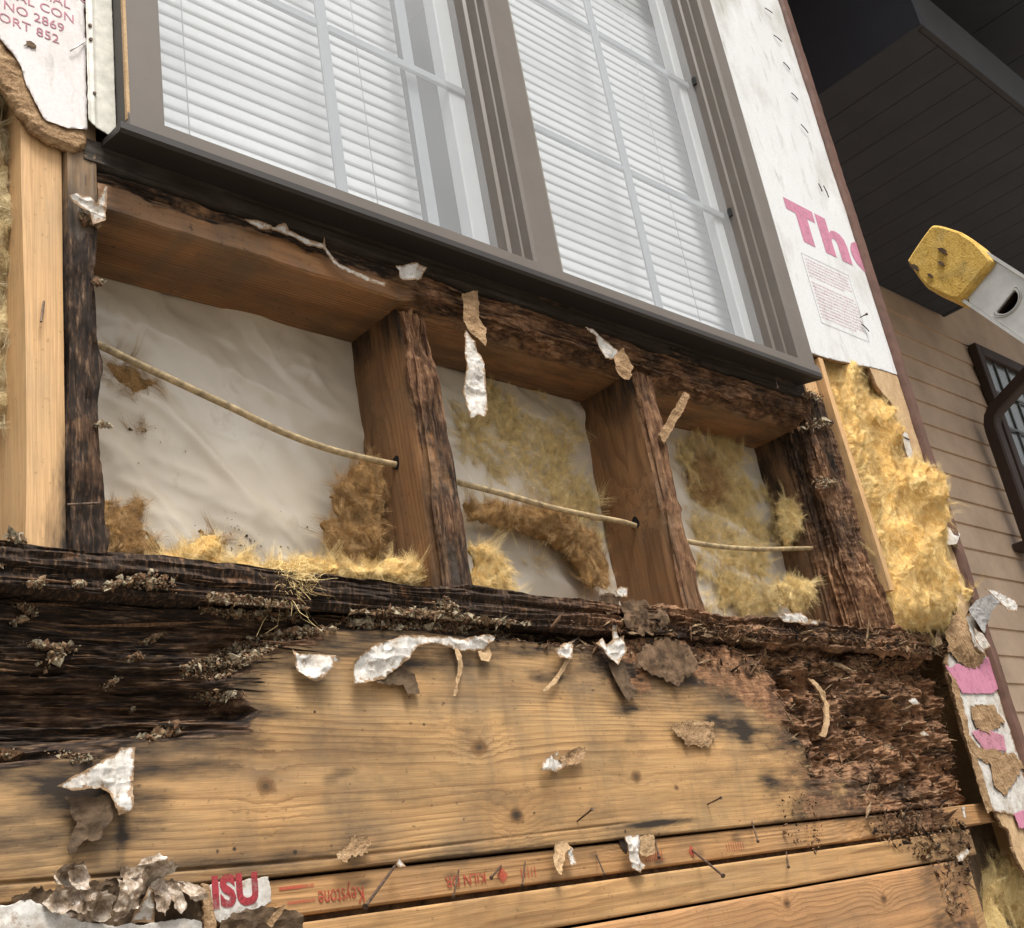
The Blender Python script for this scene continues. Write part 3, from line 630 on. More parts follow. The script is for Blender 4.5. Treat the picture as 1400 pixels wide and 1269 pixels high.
# rough sill under the window
def d_sill(P, N):
    x, y, z = P.T
    q = P.copy()
    bad = sstep(0.36, 0.46, x + 0.04 * fbm(P, (8, 1, 8), 2, 60)) * sstep(0.05, 0.012, y)
    lowleft = sstep(0.03, 0.01, y) * sstep(0.343, 0.356, z + 0.014 * fbm(P, (22, 1, 60), 4, 61))
    m = np.maximum(bad, 0.8 * lowleft)
    fb = ridge(P, (6, 110, 240), 4, 62); big = fbm(P, (22, 40, 50), 4, 63)
    h = m * (0.008 * (fb - 0.55) + 0.005 * (big - 0.15)) + 0.0005 * fb
    off = N * h[:, None]
    bot = sstep(0.335, 0.322, z) * sstep(0.03, 0.0, y)
    off[:, 2] += bot * (m * (0.010 + 0.014 * fbm(P, (45, 1, 1), 4, 64)) + 0.003 * fbm(P, (25, 1, 1), 3, 65))
    return off, {"rot": np.clip(m * (0.75 + 0.6 * big), 0, 1), "rotc": np.clip(0.25 + 0.9 * (big + 0.1), 0, 1) * bad, "stain": np.clip(0.35 * sstep(0.3, 0.5, x) + 0.7 * sstep(0.012, 0.03, x) * sstep(0.10, 0.03, x) * 0.6 + 0.35 * sstep(0.35, 0.37, z), 0, 1)}
tag(beam("rough_sill", 'x', 0.0195, 1.257, 0.322, 0.3695, 0.0, BACK - 0.0005, 900, 26, 36, M['sill'], frame, d_sill), "horizontal sill board, orange at left and rotted black along its edge")
def d_sub(P, N):
    fb = ridge(P, (5, 60, 260), 4, 70); big = fbm(P, (12, 20, 30), 4, 71)
    h = 0.0016 * (fb - 0.5) + 0.0015 * big
    return N * h[:, None], {"stain": np.clip(0.15 + 0.75 * sstep(0.03, 0.12, P[:, 0]), 0, 1), "rot": 0.3 * sstep(0.4, 0.6, P[:, 0]) + 0.4 * (big > 0.3)}
tag(beam("subsill", 'x', 0.004, 1.272, 0.3705, 0.4, -0.004, 0.1, 500, 14, 10, M['subsill'], frame, d_sub), "blackened board directly under the window")

# rotted bottom plate
def topdrop(x): return 0.006 * fbm(np.stack([x, Z0(x), Z0(x)], 1), (9, 1, 1), 4, 80) + 0.004 * sstep(0.2, 0.05, x) 
def d_bp(P, N):
    x, y, z = P.T
    fr = sstep(0.05, 0.01, y)
    Q = P.copy(); Q[:, 2] += 0.008 * fbm(P, (5, 4, 8), 3, 79)
    fb = ridge(Q, (4, 90, 170), 5, 81); big = fbm(P, (14, 40, 60), 5, 83); cr = fbm(P, (60, 60, 90), 4, 85)
    R = sstep(0.45, 0.8, x)
    h = fr * (0.010 * (fb - 0.5) + 0.0045 * big + R * 0.006 * cr)
    off = N * h[:, None]
    off[:, 2] += topdrop(x) * sstep(-0.06, -0.04, z) + R * 0.004 * cr * (z > -0.05)
    return off, {"rot": np.full(len(P), 0.95), "rotc": np.clip(R * (0.45 + 0.9 * big) + 0.35 * (cr > 0.35), 0, 1), "stain": Z0(P)}
tag(beam("bottom_plate", 'x', -0.13, 1.45, -0.0755, -0.037, -0.006, BACK - 0.0005, 1100, 26, 20, M['stud_dark'], frame, d_bp), "crumbling blackened plate the studs stand on")

# rim joist: one broad board, its top left corner rotted black and its right end crumbling brown
R1 = PX([(-40, 725), (120, 745), (330, 785), (600, 815), (760, 830), (900, 850), (860, 888), (760, 884), (700, 872), (560, 864), (470, 858), (400, 872), (350, 905), (320, 940), (345, 968), (338, 990), (200, 1006), (120, 1028), (0, 1050), (-40, 1058)])
R2 = PX([(820, 830), (1100, 840), (1400, 850), (1400, 1150), (1215, 1118), (1190, 1085), (1110, 1082), (1085, 1015), (1060, 975), (1050, 930), (1000, 905), (930, 900), (880, 892), (830, 880)])
def rim_h(x, z):
    P = np.stack([x, Z0(x), z], 1); q = np.stack([x, z], 1)
    wz = P.copy(); wz[:, 2] += 0.010 * fbm(P, (4, 1, 9), 3, 87) + 0.0025 * fbm(P, (20, 1, 30), 2, 86)
    s1 = polysdf(q, R1) + 0.010 * fbm(P, (9, 1, 30), 4, 90) + 0.016 * fbm(wz, (4, 1, 110), 3, 91)
    s2 = polysdf(q, R2) + 0.022 * fbm(P, (12, 1, 26), 4, 92) + 0.018 * fbm(wz, (9, 1, 90), 4, 93)
    m1 = sstep(-0.002, 0.020, s1); m2 = sstep(-0.004, 0.045, s2)
    fb = ridge(wz, (5, 1, 95), 4, 94); fb2 = ridge(wz, (16, 1, 380), 3, 95); lay = fbm(wz, (5, 1, 40), 4, 96); ln = fbm(wz, (3, 1, 24), 3, 89)
    d1 = m1 * (0.002 + 0.010 * np.clip(1 - fb, 0, 1) + 0.004 * (1 - fb2) + 0.022 * np.clip(lay * 0.7 + 0.2, 0, 1) + 0.012 * (ln > 0.05))
    cr = ridge(wz, (22, 1, 46), 4, 97); bl = fbm(wz, (12, 1, 30), 5, 98); fi = fbm(wz, (60, 1, 260), 4, 99); chunk = fbm(wz, (26, 1, 60), 2, 77)
    deep = sstep(0.0, 0.06, s2)
    d2 = m2 * (0.001 + 0.030 * deep * np.clip(0.30 + bl, 0, 1) + 0.012 * np.clip(0.9 - cr, 0, 1) + 0.0035 * fi + 0.010 * deep * (chunk > 0.18))
    hole = np.exp(-(((x - on((1215, 985))[0]) / 0.018) ** 2 + ((z - on((1215, 985))[2]) / 0.012) ** 2)) * 0.028
    d = 0.0001 * fb2 + np.maximum(d1, d2) + hole
    # a dry split along the lower edge
    d = d + 0.003 * np.exp(-((z + 0.300 + 0.003 * np.sin(x * 7)) / 0.0012) ** 2) * sstep(-0.3, 0.3, fbm(P, (4, 1, 1), 2, 88))
    rot = np.maximum(0.98 * sstep(-0.012, 0.006, s1), sstep(-0.14, 0.03, s2) * np.clip(0.68 + 0.45 * bl + 0.4 * deep, 0, 1))
    rotc = np.where(s2 > s1, np.clip(0.85 + 0.6 * bl - 0.45 * (chunk > 0.18), 0, 1), np.clip(0.05 + 0.8 * (lay - 0.25), 0, 1))
    st = 0.8 * sstep(-0.06, 0.0, s1) + 0.6 * sstep(-0.15, 0.0, s2)
    SP = [(745, 928, .022, .008, 1.1), (760, 925, .010, .004, 1.0), (470, 1055, .022, .006, .9), (450, 1068, .012, .005, .7), (1110, 915, .06, .026, 1.2), (1000, 1000, .06, .012, .8), (900, 1125, .09, .004, .8), (300, 1180, .2, .007, .7), (690, 1170, .16, .006, .7), (1120, 1075, .03, .012, .8), (110, 1070, .035, .024, .6), (150, 1130, .05, .03, .45), (30, 1160, .05, .03, .6), (1050, 1060, .02, .03, .5), (975, 990, .018, .012, .9), (706, 1112, .008, .009, 1.0), (430, 925, .016, .008, .7), (1160, 870, .04, .02, 1.0), (520, 1000, .02, .03, .35), (640, 1000, .02, .03, .35), (590, 960, .012, .04, .3), (690, 980, .012, .04, .3), (860, 990, .02, .05, .3), (1020, 1010, .015, .05, .45), (960, 930, .05, .012, .6), (250, 1060, .03, .012, .35), (550, 905, .03, .010, .6), (830, 905, .03, .012, .7), (165, 1085, .004, .05, .7), (210, 1100, .02, .012, .4), (1180, 1080, .05, .02, .6), (640, 1090, .03, .008, .25), (380, 1140, .04, .006, .3), (780, 1085, .03, .007, .3)]
    rr_ = random.Random(5)
    for k_ in range(26): SP.append((rr_.uniform(120, 1100), rr_.uniform(930, 1175), rr_.uniform(.0008, .0018), rr_.uniform(.0008, .0015), 1.6))
    for (qx, qy, rx, rz, a) in SP:
        c = on((qx, qy)); st = st + a * np.exp(-((x - c[0]) / rx) ** 2 - ((z - c[2]) / rz) ** 2)
    st = st + 0.35 * sstep(-0.298, -0.312, z)
    return d, {"rot": np.clip(rot, 0, 1), "rotc": rotc, "stain": np.clip(st, 0, 1)}
def board_front(name, x0, x1, z0, z1, yb, nx, nz, hf, mat, parent, y0=0.0):
    xs = np.linspace(x0, x1, nx); zs = np.linspace(z0, z1, nz); X, Zg = np.meshgrid(xs, zs, indexing='ij')
    x, z = X.ravel(), Zg.ravel(); d, at = hf(x, z)
    rnd = 0.0015 * (sstep(z0 + 0.002, z0, z) + sstep(z1 - 0.002, z1, z))
    V = np.stack([x, y0 + d + rnd, z], 1); ids = np.arange(nx * nz).reshape(nx, nz)
    F = np.stack([ids[:-1, :-1], ids[1:, :-1], ids[1:, 1:], ids[:-1, 1:]], -1).reshape(-1, 4)
    ring = np.concatenate([ids[:, 0], ids[-1, 1:], ids[::-1, -1][1:], ids[0, ::-1][1:-1]]); n = len(V); m = len(ring)
    Vb = V[ring].copy(); Vb[:, 1] = yb; k = np.arange(m); k2 = (k + 1) % m
    S = np.stack([ring[k2], ring[k], n + k, n + k2], 1)
    at = {q: np.concatenate([a, a[ring]]) for q, a in at.items()}
    return mesh(name, np.vstack([V, Vb]), np.concatenate([F, S]), mat, parent, True, at)
tag(board_front("rim_joist", -0.13, 1.462, -0.3135, -0.0757, 0.042, 1150, 260, rim_h, M['rim'], frame), "broad yellow rim board, black rot top left and brown crumbling right end")

def pl_h(x, z):
    P = np.stack([x, Z0(x), z], 1)
    s2 = sstep(1.02, 1.2, x + 0.05 * fbm(P, (12, 1, 20), 4, 101)) * sstep(1.40, 1.33, x)
    d = 0.0006 * fbm(P, (10, 1, 300), 3, 102) + s2 * 0.004 * (1 + fbm(P, (60, 1, 120), 4, 103))
    st = 0.45 * sstep(-0.324, -0.317, z) * (0.5 + fbm(P, (14, 1, 1), 3, 104)) + 0.5 * s2 + 0.25 * sstep(0.35, 0.15, x)
    for qx, qy in ((500, 1210), (620, 1195), (815, 1170), (960, 1165), (1010, 1145), (905, 1175)):
        c = on((qx, qy)); st = st + 0.7 * np.exp(-((x - c[0]) / 0.012) ** 2 - ((z - c[2]) / 0.006) ** 2)
    return d, {"rot": np.clip(s2 * 0.6, 0, 1), "rotc": np.full(len(x), 0.7), "stain": np.clip(st, 0, 1)}
tp = tag(board_front("stamped_plate", -0.13, 1.512, -0.3475, -0.3165, 0.05, 700, 40, pl_h, M['plate'], frame, 0.004), "narrow board stamped in red under the rim board")
def pk_h(x, z):
    P = np.stack([x, Z0(x), z], 1)
    st = 0.5 * sstep(1.12, 1.25, x + 0.05 * fbm(P, (10, 1, 14), 4, 111)) + 0.15 * sstep(0.55, 0.35, x)
    return 0.0005 * fbm(P, (10, 1, 300), 3, 112), {"stain": np.clip(st, 0, 1), "rot": 0.4 * sstep(1.22, 1.30, x + 0.05 * fbm(P, (20, 1, 30), 4, 113)), "rotc": np.full(len(x), 0.8)}
board_front("plank", -0.13, 1.40, -0.3915, -0.3535, 0.05, 500, 30, pk_h, M['plank'], frame, -0.002)
board_front("plank", -0.13, 1.335, -0.60, -0.3945, 0.05, 500, 60, pk_h, M['plank2'], frame, -0.004)
tag(beam("stud", 'z', -0.62, -0.393, 1.345, 1.382, 0.004, BACK, 40, 5, 5, M['plank'], frame), "short upright below the crumbling rim end")
box("plank", -0.13, 1.60, 0.051, 0.115, -0.62, -0.316, M['fibre_dark'], frame)
box("plank", -0.13, 1.38, 0.016, 0.049, -0.3533, -0.3477, M['fibre_mid'], frame)  # backing strip added so the gap shows brown instead of black

# red stamps on the narrow plate (upside down, as the board was laid)
def stamp(txt, q0, q1, size, zc, mat='stamp_ink', stretch=1.0, up=True):
    a = on(q0)[0]; b = on(q1)[0]
    lettering("stamp_lettering", txt, size, (b if up else a, 0.0031, zc), M[mat], tp, up, stretch, 1.0, 0.0)
stamp("Keystone", (430, 1225), (502, 1225), 0.021, -0.3295, stretch=0.62)
stamp("KILN DR", (598, 1210), (668, 1200), 0.0145, -0.3305, stretch=0.95)
def quad(name, pts, mat, parent):
    return mesh(name, pts, [tuple(range(len(pts)))], mat, parent, False)
for cx, w in ((0.4215, 0.0075), (0.7235, 0.0065)):
    pts = [(cx - w, 0.0031, -0.335), (cx, 0.0031, -0.335 - w * 1.1), (cx + w, 0.0031, -0.335), (cx, 0.0031, -0.335 + w * 1.1)]
    quad("stamp_diamond", pts, M['stamp_ink'], tp)
for xa, xb, z0, z1 in ((0.165, 0.20, -0.3255, -0.3225), (0.172, 0.20, -0.3375, -0.335)):
    quad("stamp_bar", [(xa, 0.0031, z0), (xb, 0.0031, z0), (xb, 0.0031, z1), (xa, 0.0031, z1)], M['stamp_ink'], tp)
for x0, n, dx in ((0.447, 5, 0.0048), (0.640, 9, 0.0035), (0.79, 8, 0.0048)):
    for k in range(n):
        xx = x0 + k * dx; zz = -0.3355; hh = 0.0042 + 0.002 * random.random()
        quad("stamp_stroke", [(xx, 0.0031, zz - hh), (xx + 0.0014, 0.0031, zz - hh), (xx + 0.0014, 0.0031, zz + hh), (xx, 0.0031, zz + hh)], M['stamp_ink'], tp)

# flat discs; black ones paint the dark inside the drilled cable holes
def disc(name, c, nrm_axis, ru, rv, mat, parent, n=20):
    V = []
    for k in range(n):
        a = 2 * math.pi * k / n; r = 1 + 0.12 * math.sin(3 * a + c[0] * 50)
        if nrm_axis == 'x': V.append((c[0], c[1] + ru * r * math.cos(a), c[2] + rv * r * math.sin(a)))
        else: V.append((c[0] + ru * r * math.cos(a), c[1], c[2] + rv * r * math.sin(a)))
    return mesh(name, V, [tuple(range(n))], mat, parent, False)

# ------------------------------------------------------------------ behind the bays
def film_fn(x, z, s):
    P = np.stack([x, Z0(x), z], 1)
    w = 0.004 * fbm(P, (5, 1, 5), 3, 120) + 0.0035 * ridge(np.stack([x + z * 0.8, Z0(x), z - x * 0.5], 1), (9, 1, 3.0), 3, 121) + 0.003 * ridge(np.stack([x - z * 0.6, Z0(x), z + x * 0.3], 1), (4, 1, 11), 3, 122)
    w = w + 0.006 * np.clip(ridge(np.stack([x * 0.8 + z * 1.1 + 0.03 * fbm(P, (6, 1, 6), 2, 124), Z0(x), z - x], 1), (5, 1, 1.2), 2, 123) - 0.45, 0, 1)
    return np.stack([Z0(x), -w * 1.9, Z0(x)], 1)
film = patch("vapour_barrier", [(-0.05, -0.07), (1.34, -0.07), (1.34, 0.345), (-0.05, 0.345)], film_fn, 0.0035, M['film'], None, 0.0004, base=BACK)
tag(film, "wrinkled cream plastic vapour barrier film behind the open stud bays", "plastic film")
dw = thing("interior_wall", "drywall back of the opened wall", "drywall", (0.6, 0.14, -0.4)); dw["kind"] = "structure"
del dw["category"]; del dw["label"]
for (a, b, c, d) in ((-0.9, 1.66, -0.62, 0.40), (-0.9, 0.03, 0.401, 2.4), (1.29, 1.66, 0.401, 2.4), (0.031, 1.289, 1.75, 2.4)):
    box("drywall_panel", a, b, 0.124, 0.139, c, d, M['drywall'], dw)
room = thing("room_shell", "dim room behind the window", "room", (0.6, 1.2, -0.6)); room["kind"] = "structure"; del room["category"]; del room["label"]
box("back_wall", -1.0, 1.66, 1.6, 1.62, -0.62, 2.4, M['room'], room)
box("side_wall", -1.02, -1.0, 0.14, 1.6, -0.62, 2.4, M['room'], room)
box("ceiling", -1.0, 1.66, 0.14, 1.6, 2.4, 2.42, M['room'], room)
box("floor", -1.0, 1.66, 0.14, 1.6, -0.66, -0.62, M['room'], room)
gd = box("ground", -30, 30, -30, 30, -3.4, -3.3, M['ground']); gd["kind"] = "structure"

# ================================================================== window
win = thing("window", "taupe metal twin window with grey grilles above the rotted wall", "window", (0.65, 0.0, 0.4))
FY = -0.036; GY = 0.02; ZB = 0.418; ZT = 1.75
def jamb(name, prof, z0, z1, mat, parent):
    """a vertical extrusion of a closed (x, y) outline"""
    n = len(prof); V = [(x, y, z) for z in (z0, z1) for x, y in prof]
    F = [(k, (k + 1) % n, n + (k + 1) % n, n + k) for k in range(n)] + [tuple(range(n))[::-1], tuple(n + k for k in range(n))]
    o = mesh(name, V, F, mat, parent, False); fixn(o); return o
jamb("jamb", [(0.0375, FY), (0.0755, FY), (0.0755, -0.012), (0.083, -0.012), (0.083, 0.012), (0.09, 0.012), (0.09, 0.06), (0.0375, 0.06)], 0.4195, ZT, M['taupe'], win)
def steps(x1, x0, ys, face):
    pts = [(x1, FY), (x1, 0.06), (x0, 0.06)]
    return pts
rj = [(1.268, FY - 0.002), (1.268, 0.06), (1.2225, 0.06), (1.2225, 0.006), (1.2265, 0.003), (1.2265, -0.012), (1.230, -0.014), (1.230, -0.031), (1.234, FY)]
jamb("jamb", rj, 0.4195, ZT, M['taupe'], win)
ml = [(0.598, 0.06), (0.598, 0.004), (0.6025, 0.001), (0.6025, -0.016), (0.6045, -0.018), (0.6045, FY + 0.004), (0.608, FY), (0.654, FY), (0.654, 0.06)]
jamb("mullion", ml, 0.4195, ZT, M['taupe'], win)
jamb("mullion_cover", [(0.6545, FY + 0.004), (0.664, FY + 0.006), (0.672, 0.0), (0.672, 0.06), (0.6545, 0.06)], 0.4195, ZT, M['taupe_l'], win)
def rail(name, prof, x0, x1, mat, parent):
    n = len(prof); V = [(x, y, z) for x in (x0, x1) for y, z in prof]
    F = [(k, (k + 1) % n, n + (k + 1) % n, n + k) for k in range(n)] + [tuple(range(n))[::-1], tuple(n + k for k in range(n))]
    o = mesh(name, V, F, mat, parent, False); fixn(o); return o
rail("sill_rail", [(-0.037, 0.4185), (-0.0405, 0.4165), (-0.0405, 0.4125), (-0.043, 0.411), (-0.043, 0.399), (-0.039, 0.396), (0.0, 0.401), (0.06, 0.4018), (0.06, 0.4185)], 0.0345, 1.2705, M['taupe'], win)
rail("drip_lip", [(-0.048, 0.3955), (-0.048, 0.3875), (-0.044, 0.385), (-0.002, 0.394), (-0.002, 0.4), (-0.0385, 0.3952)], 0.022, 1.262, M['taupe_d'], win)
rail("head", [(FY, ZT - 0.04), (FY, ZT + 0.02), (0.06, ZT + 0.02), (0.06, ZT - 0.04)], 0.0345, 1.2705, M['taupe'], win)
for x0, x1 in ((0.0905, 0.5975), (0.6725, 1.222)):
    gv, gf = box_data(x0, x1, GY, GY + 0.004, 0.419, ZT - 0.04)
    fixn(mesh("glass_pane", gv, gf, [M['glass'], M['glass_clear']], win, False, None, [0 if all(gv[q][1] < GY + 0.001 for q in f_) else 1 for f_ in gf]))
    xm = (x0 + x1) / 2 + (0.004 if x0 < 0.3 else 0.008)
    box("grille_bar", xm - 0.0085, xm + 0.0085, GY + 0.008, GY + 0.015, 0.419, ZT - 0.04, M['muntin'], win, 0.002)
    for zz in (0.748, 1.05, 1.35):
        for a, b in ((x0, xm - 0.0088), (xm + 0.0088, x1)):
            box("grille_bar", a, b, GY + 0.0085, GY + 0.0145, zz - 0.0075, zz + 0.0075, M['muntin'], win, 0.002)
box("gasket", 0.493, 0.4955, GY + 0.022, GY + 0.03, 0.419, ZT - 0.04, M['gasket'], win)
box("sash_stile", 0.4958, 0.516, GY + 0.022, GY + 0.032, 0.419, ZT - 0.04, M['muntin'], win, 0.001)
box("sash_stile", 0.566, 0.5975, GY + 0.0125, GY + 0.036, 0.419, ZT - 0.04, M['vinyl'], win, 0.002)
box("sash_stile", 1.196, 1.2222, GY + 0.0155, GY + 0.036, 0.419, ZT - 0.04, M['vinyl'], win, 0.002)
for zz in (0.748, 1.05):
    box("gasket", 1.2185, 1.2225, GY - 0.008, GY - 0.001, zz - 0.008, zz + 0.008, M['gasket'], win)
box("sash_stile", 0.0905, 0.10, GY + 0.0155, GY + 0.036, 0.419, ZT - 0.04, M['vinyl'], win, 0.002)
rail("inner_sill", [(0.061, 0.4022), (0.061, 0.416), (0.16, 0.416), (0.16, 0.4022)], 0.04, 1.265, M['vinyl'], win)

# blinds, slat by slat
def blind(x0, x1, label):
    b = thing("window_blind", label, "blind", ((x0 + x1) / 2, 0.09, 0.42), "blinds behind the window panes")
    nseg = 5; us = np.linspace(-0.014, 0.014, nseg); pr = []
    tilt = math.radians(84)
    for u in us:
        c = 0.0015 * (1 - (u / 0.014) ** 2)
        yy = u * math.cos(tilt) - c * math.sin(tilt); zz = u * math.sin(tilt) + c * math.cos(tilt); pr.append((yy, zz))
    V = []
    for x in (x0, x1):
        for s in (0.0, 0.0006):
            for yy, zz in pr: V.append((x, 0.085 + yy + s, zz))
    n = nseg; F = []
    for k in range(n - 1):
        F += [(k, k + 1, 2 * n + k + 1, 2 * n + k), (n + k, 3 * n + k, 3 * n + k + 1, n + k + 1)]
    F += [(0, 2 * n, 3 * n, n), (n - 1, 2 * n - 1, 4 * n - 1, 3 * n - 1)]
    me = None
    for k in range(64):
        z = 0.432 + k * 0.0205
        if me is None:
            o = mesh("slat", V, F, M['slat'], None, True); me = o.data
        else:
            o = bpy.data.objects.new("slat", me); COL.objects.link(o)
        o.parent = b; o.matrix_parent_inverse = Matrix.Translation(-b.location); o.location = (0, 0, z)
    for f in (0.2, 0.8):
        xx = x0 + (x1 - x0) * f
        v, fc = tube_data([(xx, 0.071, 0.42), (xx, 0.071, 1.0), (xx, 0.071, ZT)], 0.0008, 5); mesh("cord", v, fc, M['vinyl'], b)
blind(0.075, 0.527, "white slatted blind behind the left pane")
blind(0.655, 1.24, "white slatted blind behind the right pane")

# ================================================================== sheathing, flashing
def bumpy(amp, sc, seed):
    return lambda x, z, s: np.stack([Z0(x), amp * fbm(np.stack([x, Z0(x), z], 1), sc, 4, seed), Z0(x)], 1)
sl_ = thing("sheathing_board", "torn white printed sheathing board left of the window", "sheathing", (-0.05, -0.01, 0.4))
pw = PX([(-60, -60), (-40, 20), (3, 56), (26, 86), (34, 112), (50, 142), (62, 166), (92, 176), (117, 176), (117, -60)], -0.012)
pw[0, 1] = 2.3; pw[-1, 1] = 2.3; pw[-1, 0] = 0.0045; pw[-2, 0] = 0.0045; pw[0, 0] = -0.9
pw = np.vstack([[(-0.9, 0.75)], pw[1:], ]); pw = np.vstack([pw, [(-0.9, 2.3)]])
patch("face", pw, bumpy(0.0002, 30, 3), 0.004, [M['whitepink'], M['fibre']], sl_, 0.0012, 0.0018, 130, 3, base=-0.0125)
pf = PX([(-60, -40), (-40, 15), (3, 50), (30, 86), (62, 160), (117, 170), (120, 196), (110, 206), (98, 200), (70, 192), (44, 176), (24, 150), (8, 122), (-40, 60)], -0.010)
patch("torn_edge", pf, lambda x, z, s: np.stack([Z0(x), -0.002 * ridge(np.stack([x, Z0(x), z], 1), (60, 1, 60), 4, 4) + 0.004 * sstep(0.004, 0, s), Z0(x)], 1), 0.0012, [M['fibre'], M['fibre']], sl_, 0.006, 0.004, 90, 7, base=-0.0095)
for txt, q, sz in (("H OCIAL", (28, -36), 0.0125), ("FIONAL", (58, 4), 0.0125),):
    pass
def lines_of(txts, q0, dz, size, mat, parent, y, x_off=0.0, stretch=1.0):
    p = on(q0, y)
    for k, (tx, dx) in enumerate(txts): lettering("lettering", tx, size, (p[0] + dx, y, p[2] - k * dz), M[mat], parent, False, stretch, 1.02)
lines_of([("E NATIONAL", 0.035), ("FICIAL", 0.030), ("ONAL CON", -0.005), ("E NO 2869", -0.005), ("PORT 852", -0.005)], (-6, -48), 0.0172, 0.0155, 'pale_pink_ink', sl_, -0.0129, stretch=1.0)
for q, a in (((42, 62), 0.006),):
    c = on(q, -0.0137); patch("scuff", [(c[0] - a, c[2] - 0.003), (c[0] + a, c[2] - 0.002), (c[0] + a, c[2] + 0.003), (c[0] - a * 0.6, c[2] + 0.004)], bumpy(0.0006, 200, 9), 0.0006, M['fibre_dark'], sl_, 0.0003, 0.003, 200, 9, base=-0.0139)
v, f = tube_data([on((96, 70), -0.016), on((108, 62), -0.0175), on((116, 58), -0.014)], 0.0008, 6); mesh("staple", v, f, M['alu'], sl_)
fl = thing("metal_flashing", "pale metal flashing strip with screws beside left window jamb", "flashing", (0.02, -0.014, 0.4))
patch("strip", [(0.005, 0.4135), (0.012, 0.407), (0.0335, 0.400), (0.0335, 2.3), (0.005, 2.3)], lambda x, z, s: np.stack([Z0(x), -0.0012 * np.exp(-((x - 0.011) / 0.0012) ** 2), Z0(x)], 1), 0.0016, [M['flash'], M['flash']], fl, 0.001, 0.0006, 200, 2, base=-0.0148)
for q in ((123, 35), (124, 54), (129, 128)):
    c = on(q, -0.0155); V, F = tube_data([(c[0], -0.0145, c[2]), (c[0], -0.0168, c[2])], 0.0018, 12); mesh("screw_head", V, F, M['steel'], fl, False)
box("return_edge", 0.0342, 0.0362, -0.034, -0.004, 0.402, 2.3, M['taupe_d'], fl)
tag(box("jamb_shim", 0.0338, 0.0372, -0.0385, -0.0343, 0.41, 2.3, M['tan']), "thin tan wood strip along the left window jamb", "wood strip")

sr = thing("sheathing_board", "white sheathing board with pink lettering right of the window", "sheathing", (1.45, -0.01, 0.47))
def sr_fn(x, z, s):
    P = np.stack([x, Z0(x), z], 1)
    return np.stack([Z0(x), sstep(0.84, 0.90, z) * 3.0 * (0.0012 * fbm(P, (14, 1, 5), 4, 130)) + 0.0003 * fbm(P, (14, 1, 5), 3, 132) - sstep(0.84, 0.90, z) * 0.005 * np.clip(ridge(np.stack([x + z * 0.45, Z0(x), z * 0.3], 1), (11, 1, 3), 2, 131) - 0.55, 0, 1), Z0(x)], 1)
patch("face", [(1.2715, 2.3), (1.2715, 0.462), (1.334, 0.466), (1.40, 0.470), (1.55, 0.488), (1.631, 0.492), (1.631, 2.3)], sr_fn, 0.004, [M['white'], M['fibre']], sr, 0.010, 0.001, 60, 5, base=-0.0125)
def glyph(outs, parent, mat, y=-0.0131):
    for o_ in outs:
        n_ = len(o_); V_ = [(x_, y, z_) for x_, z_ in o_]
        mesh("lettering", V_, [tuple(range(n_))], mat, parent, False)
TZ0, TZ1 = 0.730, 0.822
hx = 1.487
glyph([[(1.379, TZ1), (1.379, TZ1 - 0.027), (1.410, TZ1 - 0.027), (1.410, TZ0), (1.450, TZ0), (1.450, TZ1 - 0.027), (1.479, TZ1 - 0.027), (1.479, TZ1)],
       [(hx, TZ1), (hx, TZ0), (hx + 0.0384, TZ0), (hx + 0.0384, TZ0 + 0.038), (hx + 0.0429, TZ0 + 0.046), (hx + 0.0508, TZ0 + 0.048), (hx + 0.0576, TZ0 + 0.044), (hx + 0.0599, TZ0 + 0.036), (hx + 0.0599, TZ0), (hx + 0.0983, TZ0), (hx + 0.0983, TZ0 + 0.045), (hx + 0.0938, TZ0 + 0.060), (hx + 0.0814, TZ0 + 0.069), (hx + 0.0644, TZ0 + 0.071), (hx + 0.0486, TZ0 + 0.067), (hx + 0.0384, TZ0 + 0.058), (hx + 0.0384, TZ1)]], sr, M['pink_ink'])
cxe, cze = 1.641, TZ0 + 0.0345
arc = [(cxe + 0.045 * math.cos(a_), cze + 0.037 * math.sin(a_)) for a_ in np.linspace(math.radians(62), math.radians(300), 18)] + [(cxe + 0.010 * math.cos(a_), cze + 0.012 * math.sin(a_)) for a_ in np.linspace(math.radians(300), math.radians(62), 10)]
glyph([arc], sr, M['pink_ink'])
# the framed paragraph of fine print: too small to read, rows of tiny ink marks
px0, px1, pz0, pz1 = 1.385, 1.552, 0.545, 0.697
e = 0.0009
fr_ = [((px0, pz1 - 0.002), (px1, pz1 - 0.002)), ((px0, pz0), (px1, pz0))]
V = []; F = []
def addq(a, b, c, d):
    i = len(V); V.extend([(a, -0.0131, c), (b, -0.0131, c), (b, -0.0131, d), (a, -0.0131, d)]); F.append((i, i + 1, i + 2, i + 3))
addq(px0, px1, pz0, pz0 + e); addq(px0, px1, pz1 - e, pz1); addq(px0, px0 + e, pz0 + e, pz1 - e); addq(px1 - e, px1, pz0 + e, pz1 - e)
mesh("print_border", V, F, M['grey_ink'], sr, False)
V = []; F = []
rr = random.Random(4)
for k in range(18):
    z = pz1 - 0.011 - k * 0.0075
    if k in (6,): continue
    x = px0 + 0.008
    while x < px1 - 0.010 - (0.03 if k in (5, 17) else 0):
        w = rr.uniform(0.002, 0.009); x2 = x
        while x2 < x + w:
            addq(x2, x2 + 0.0009, z, z + rr.uniform(0.0015, 0.0034)); x2 += 0.0015
        x = x2 + 0.0014
o = mesh("fine_print", V, F, M['pale_pink_ink'], sr, False); o["kind"] = "stuff"
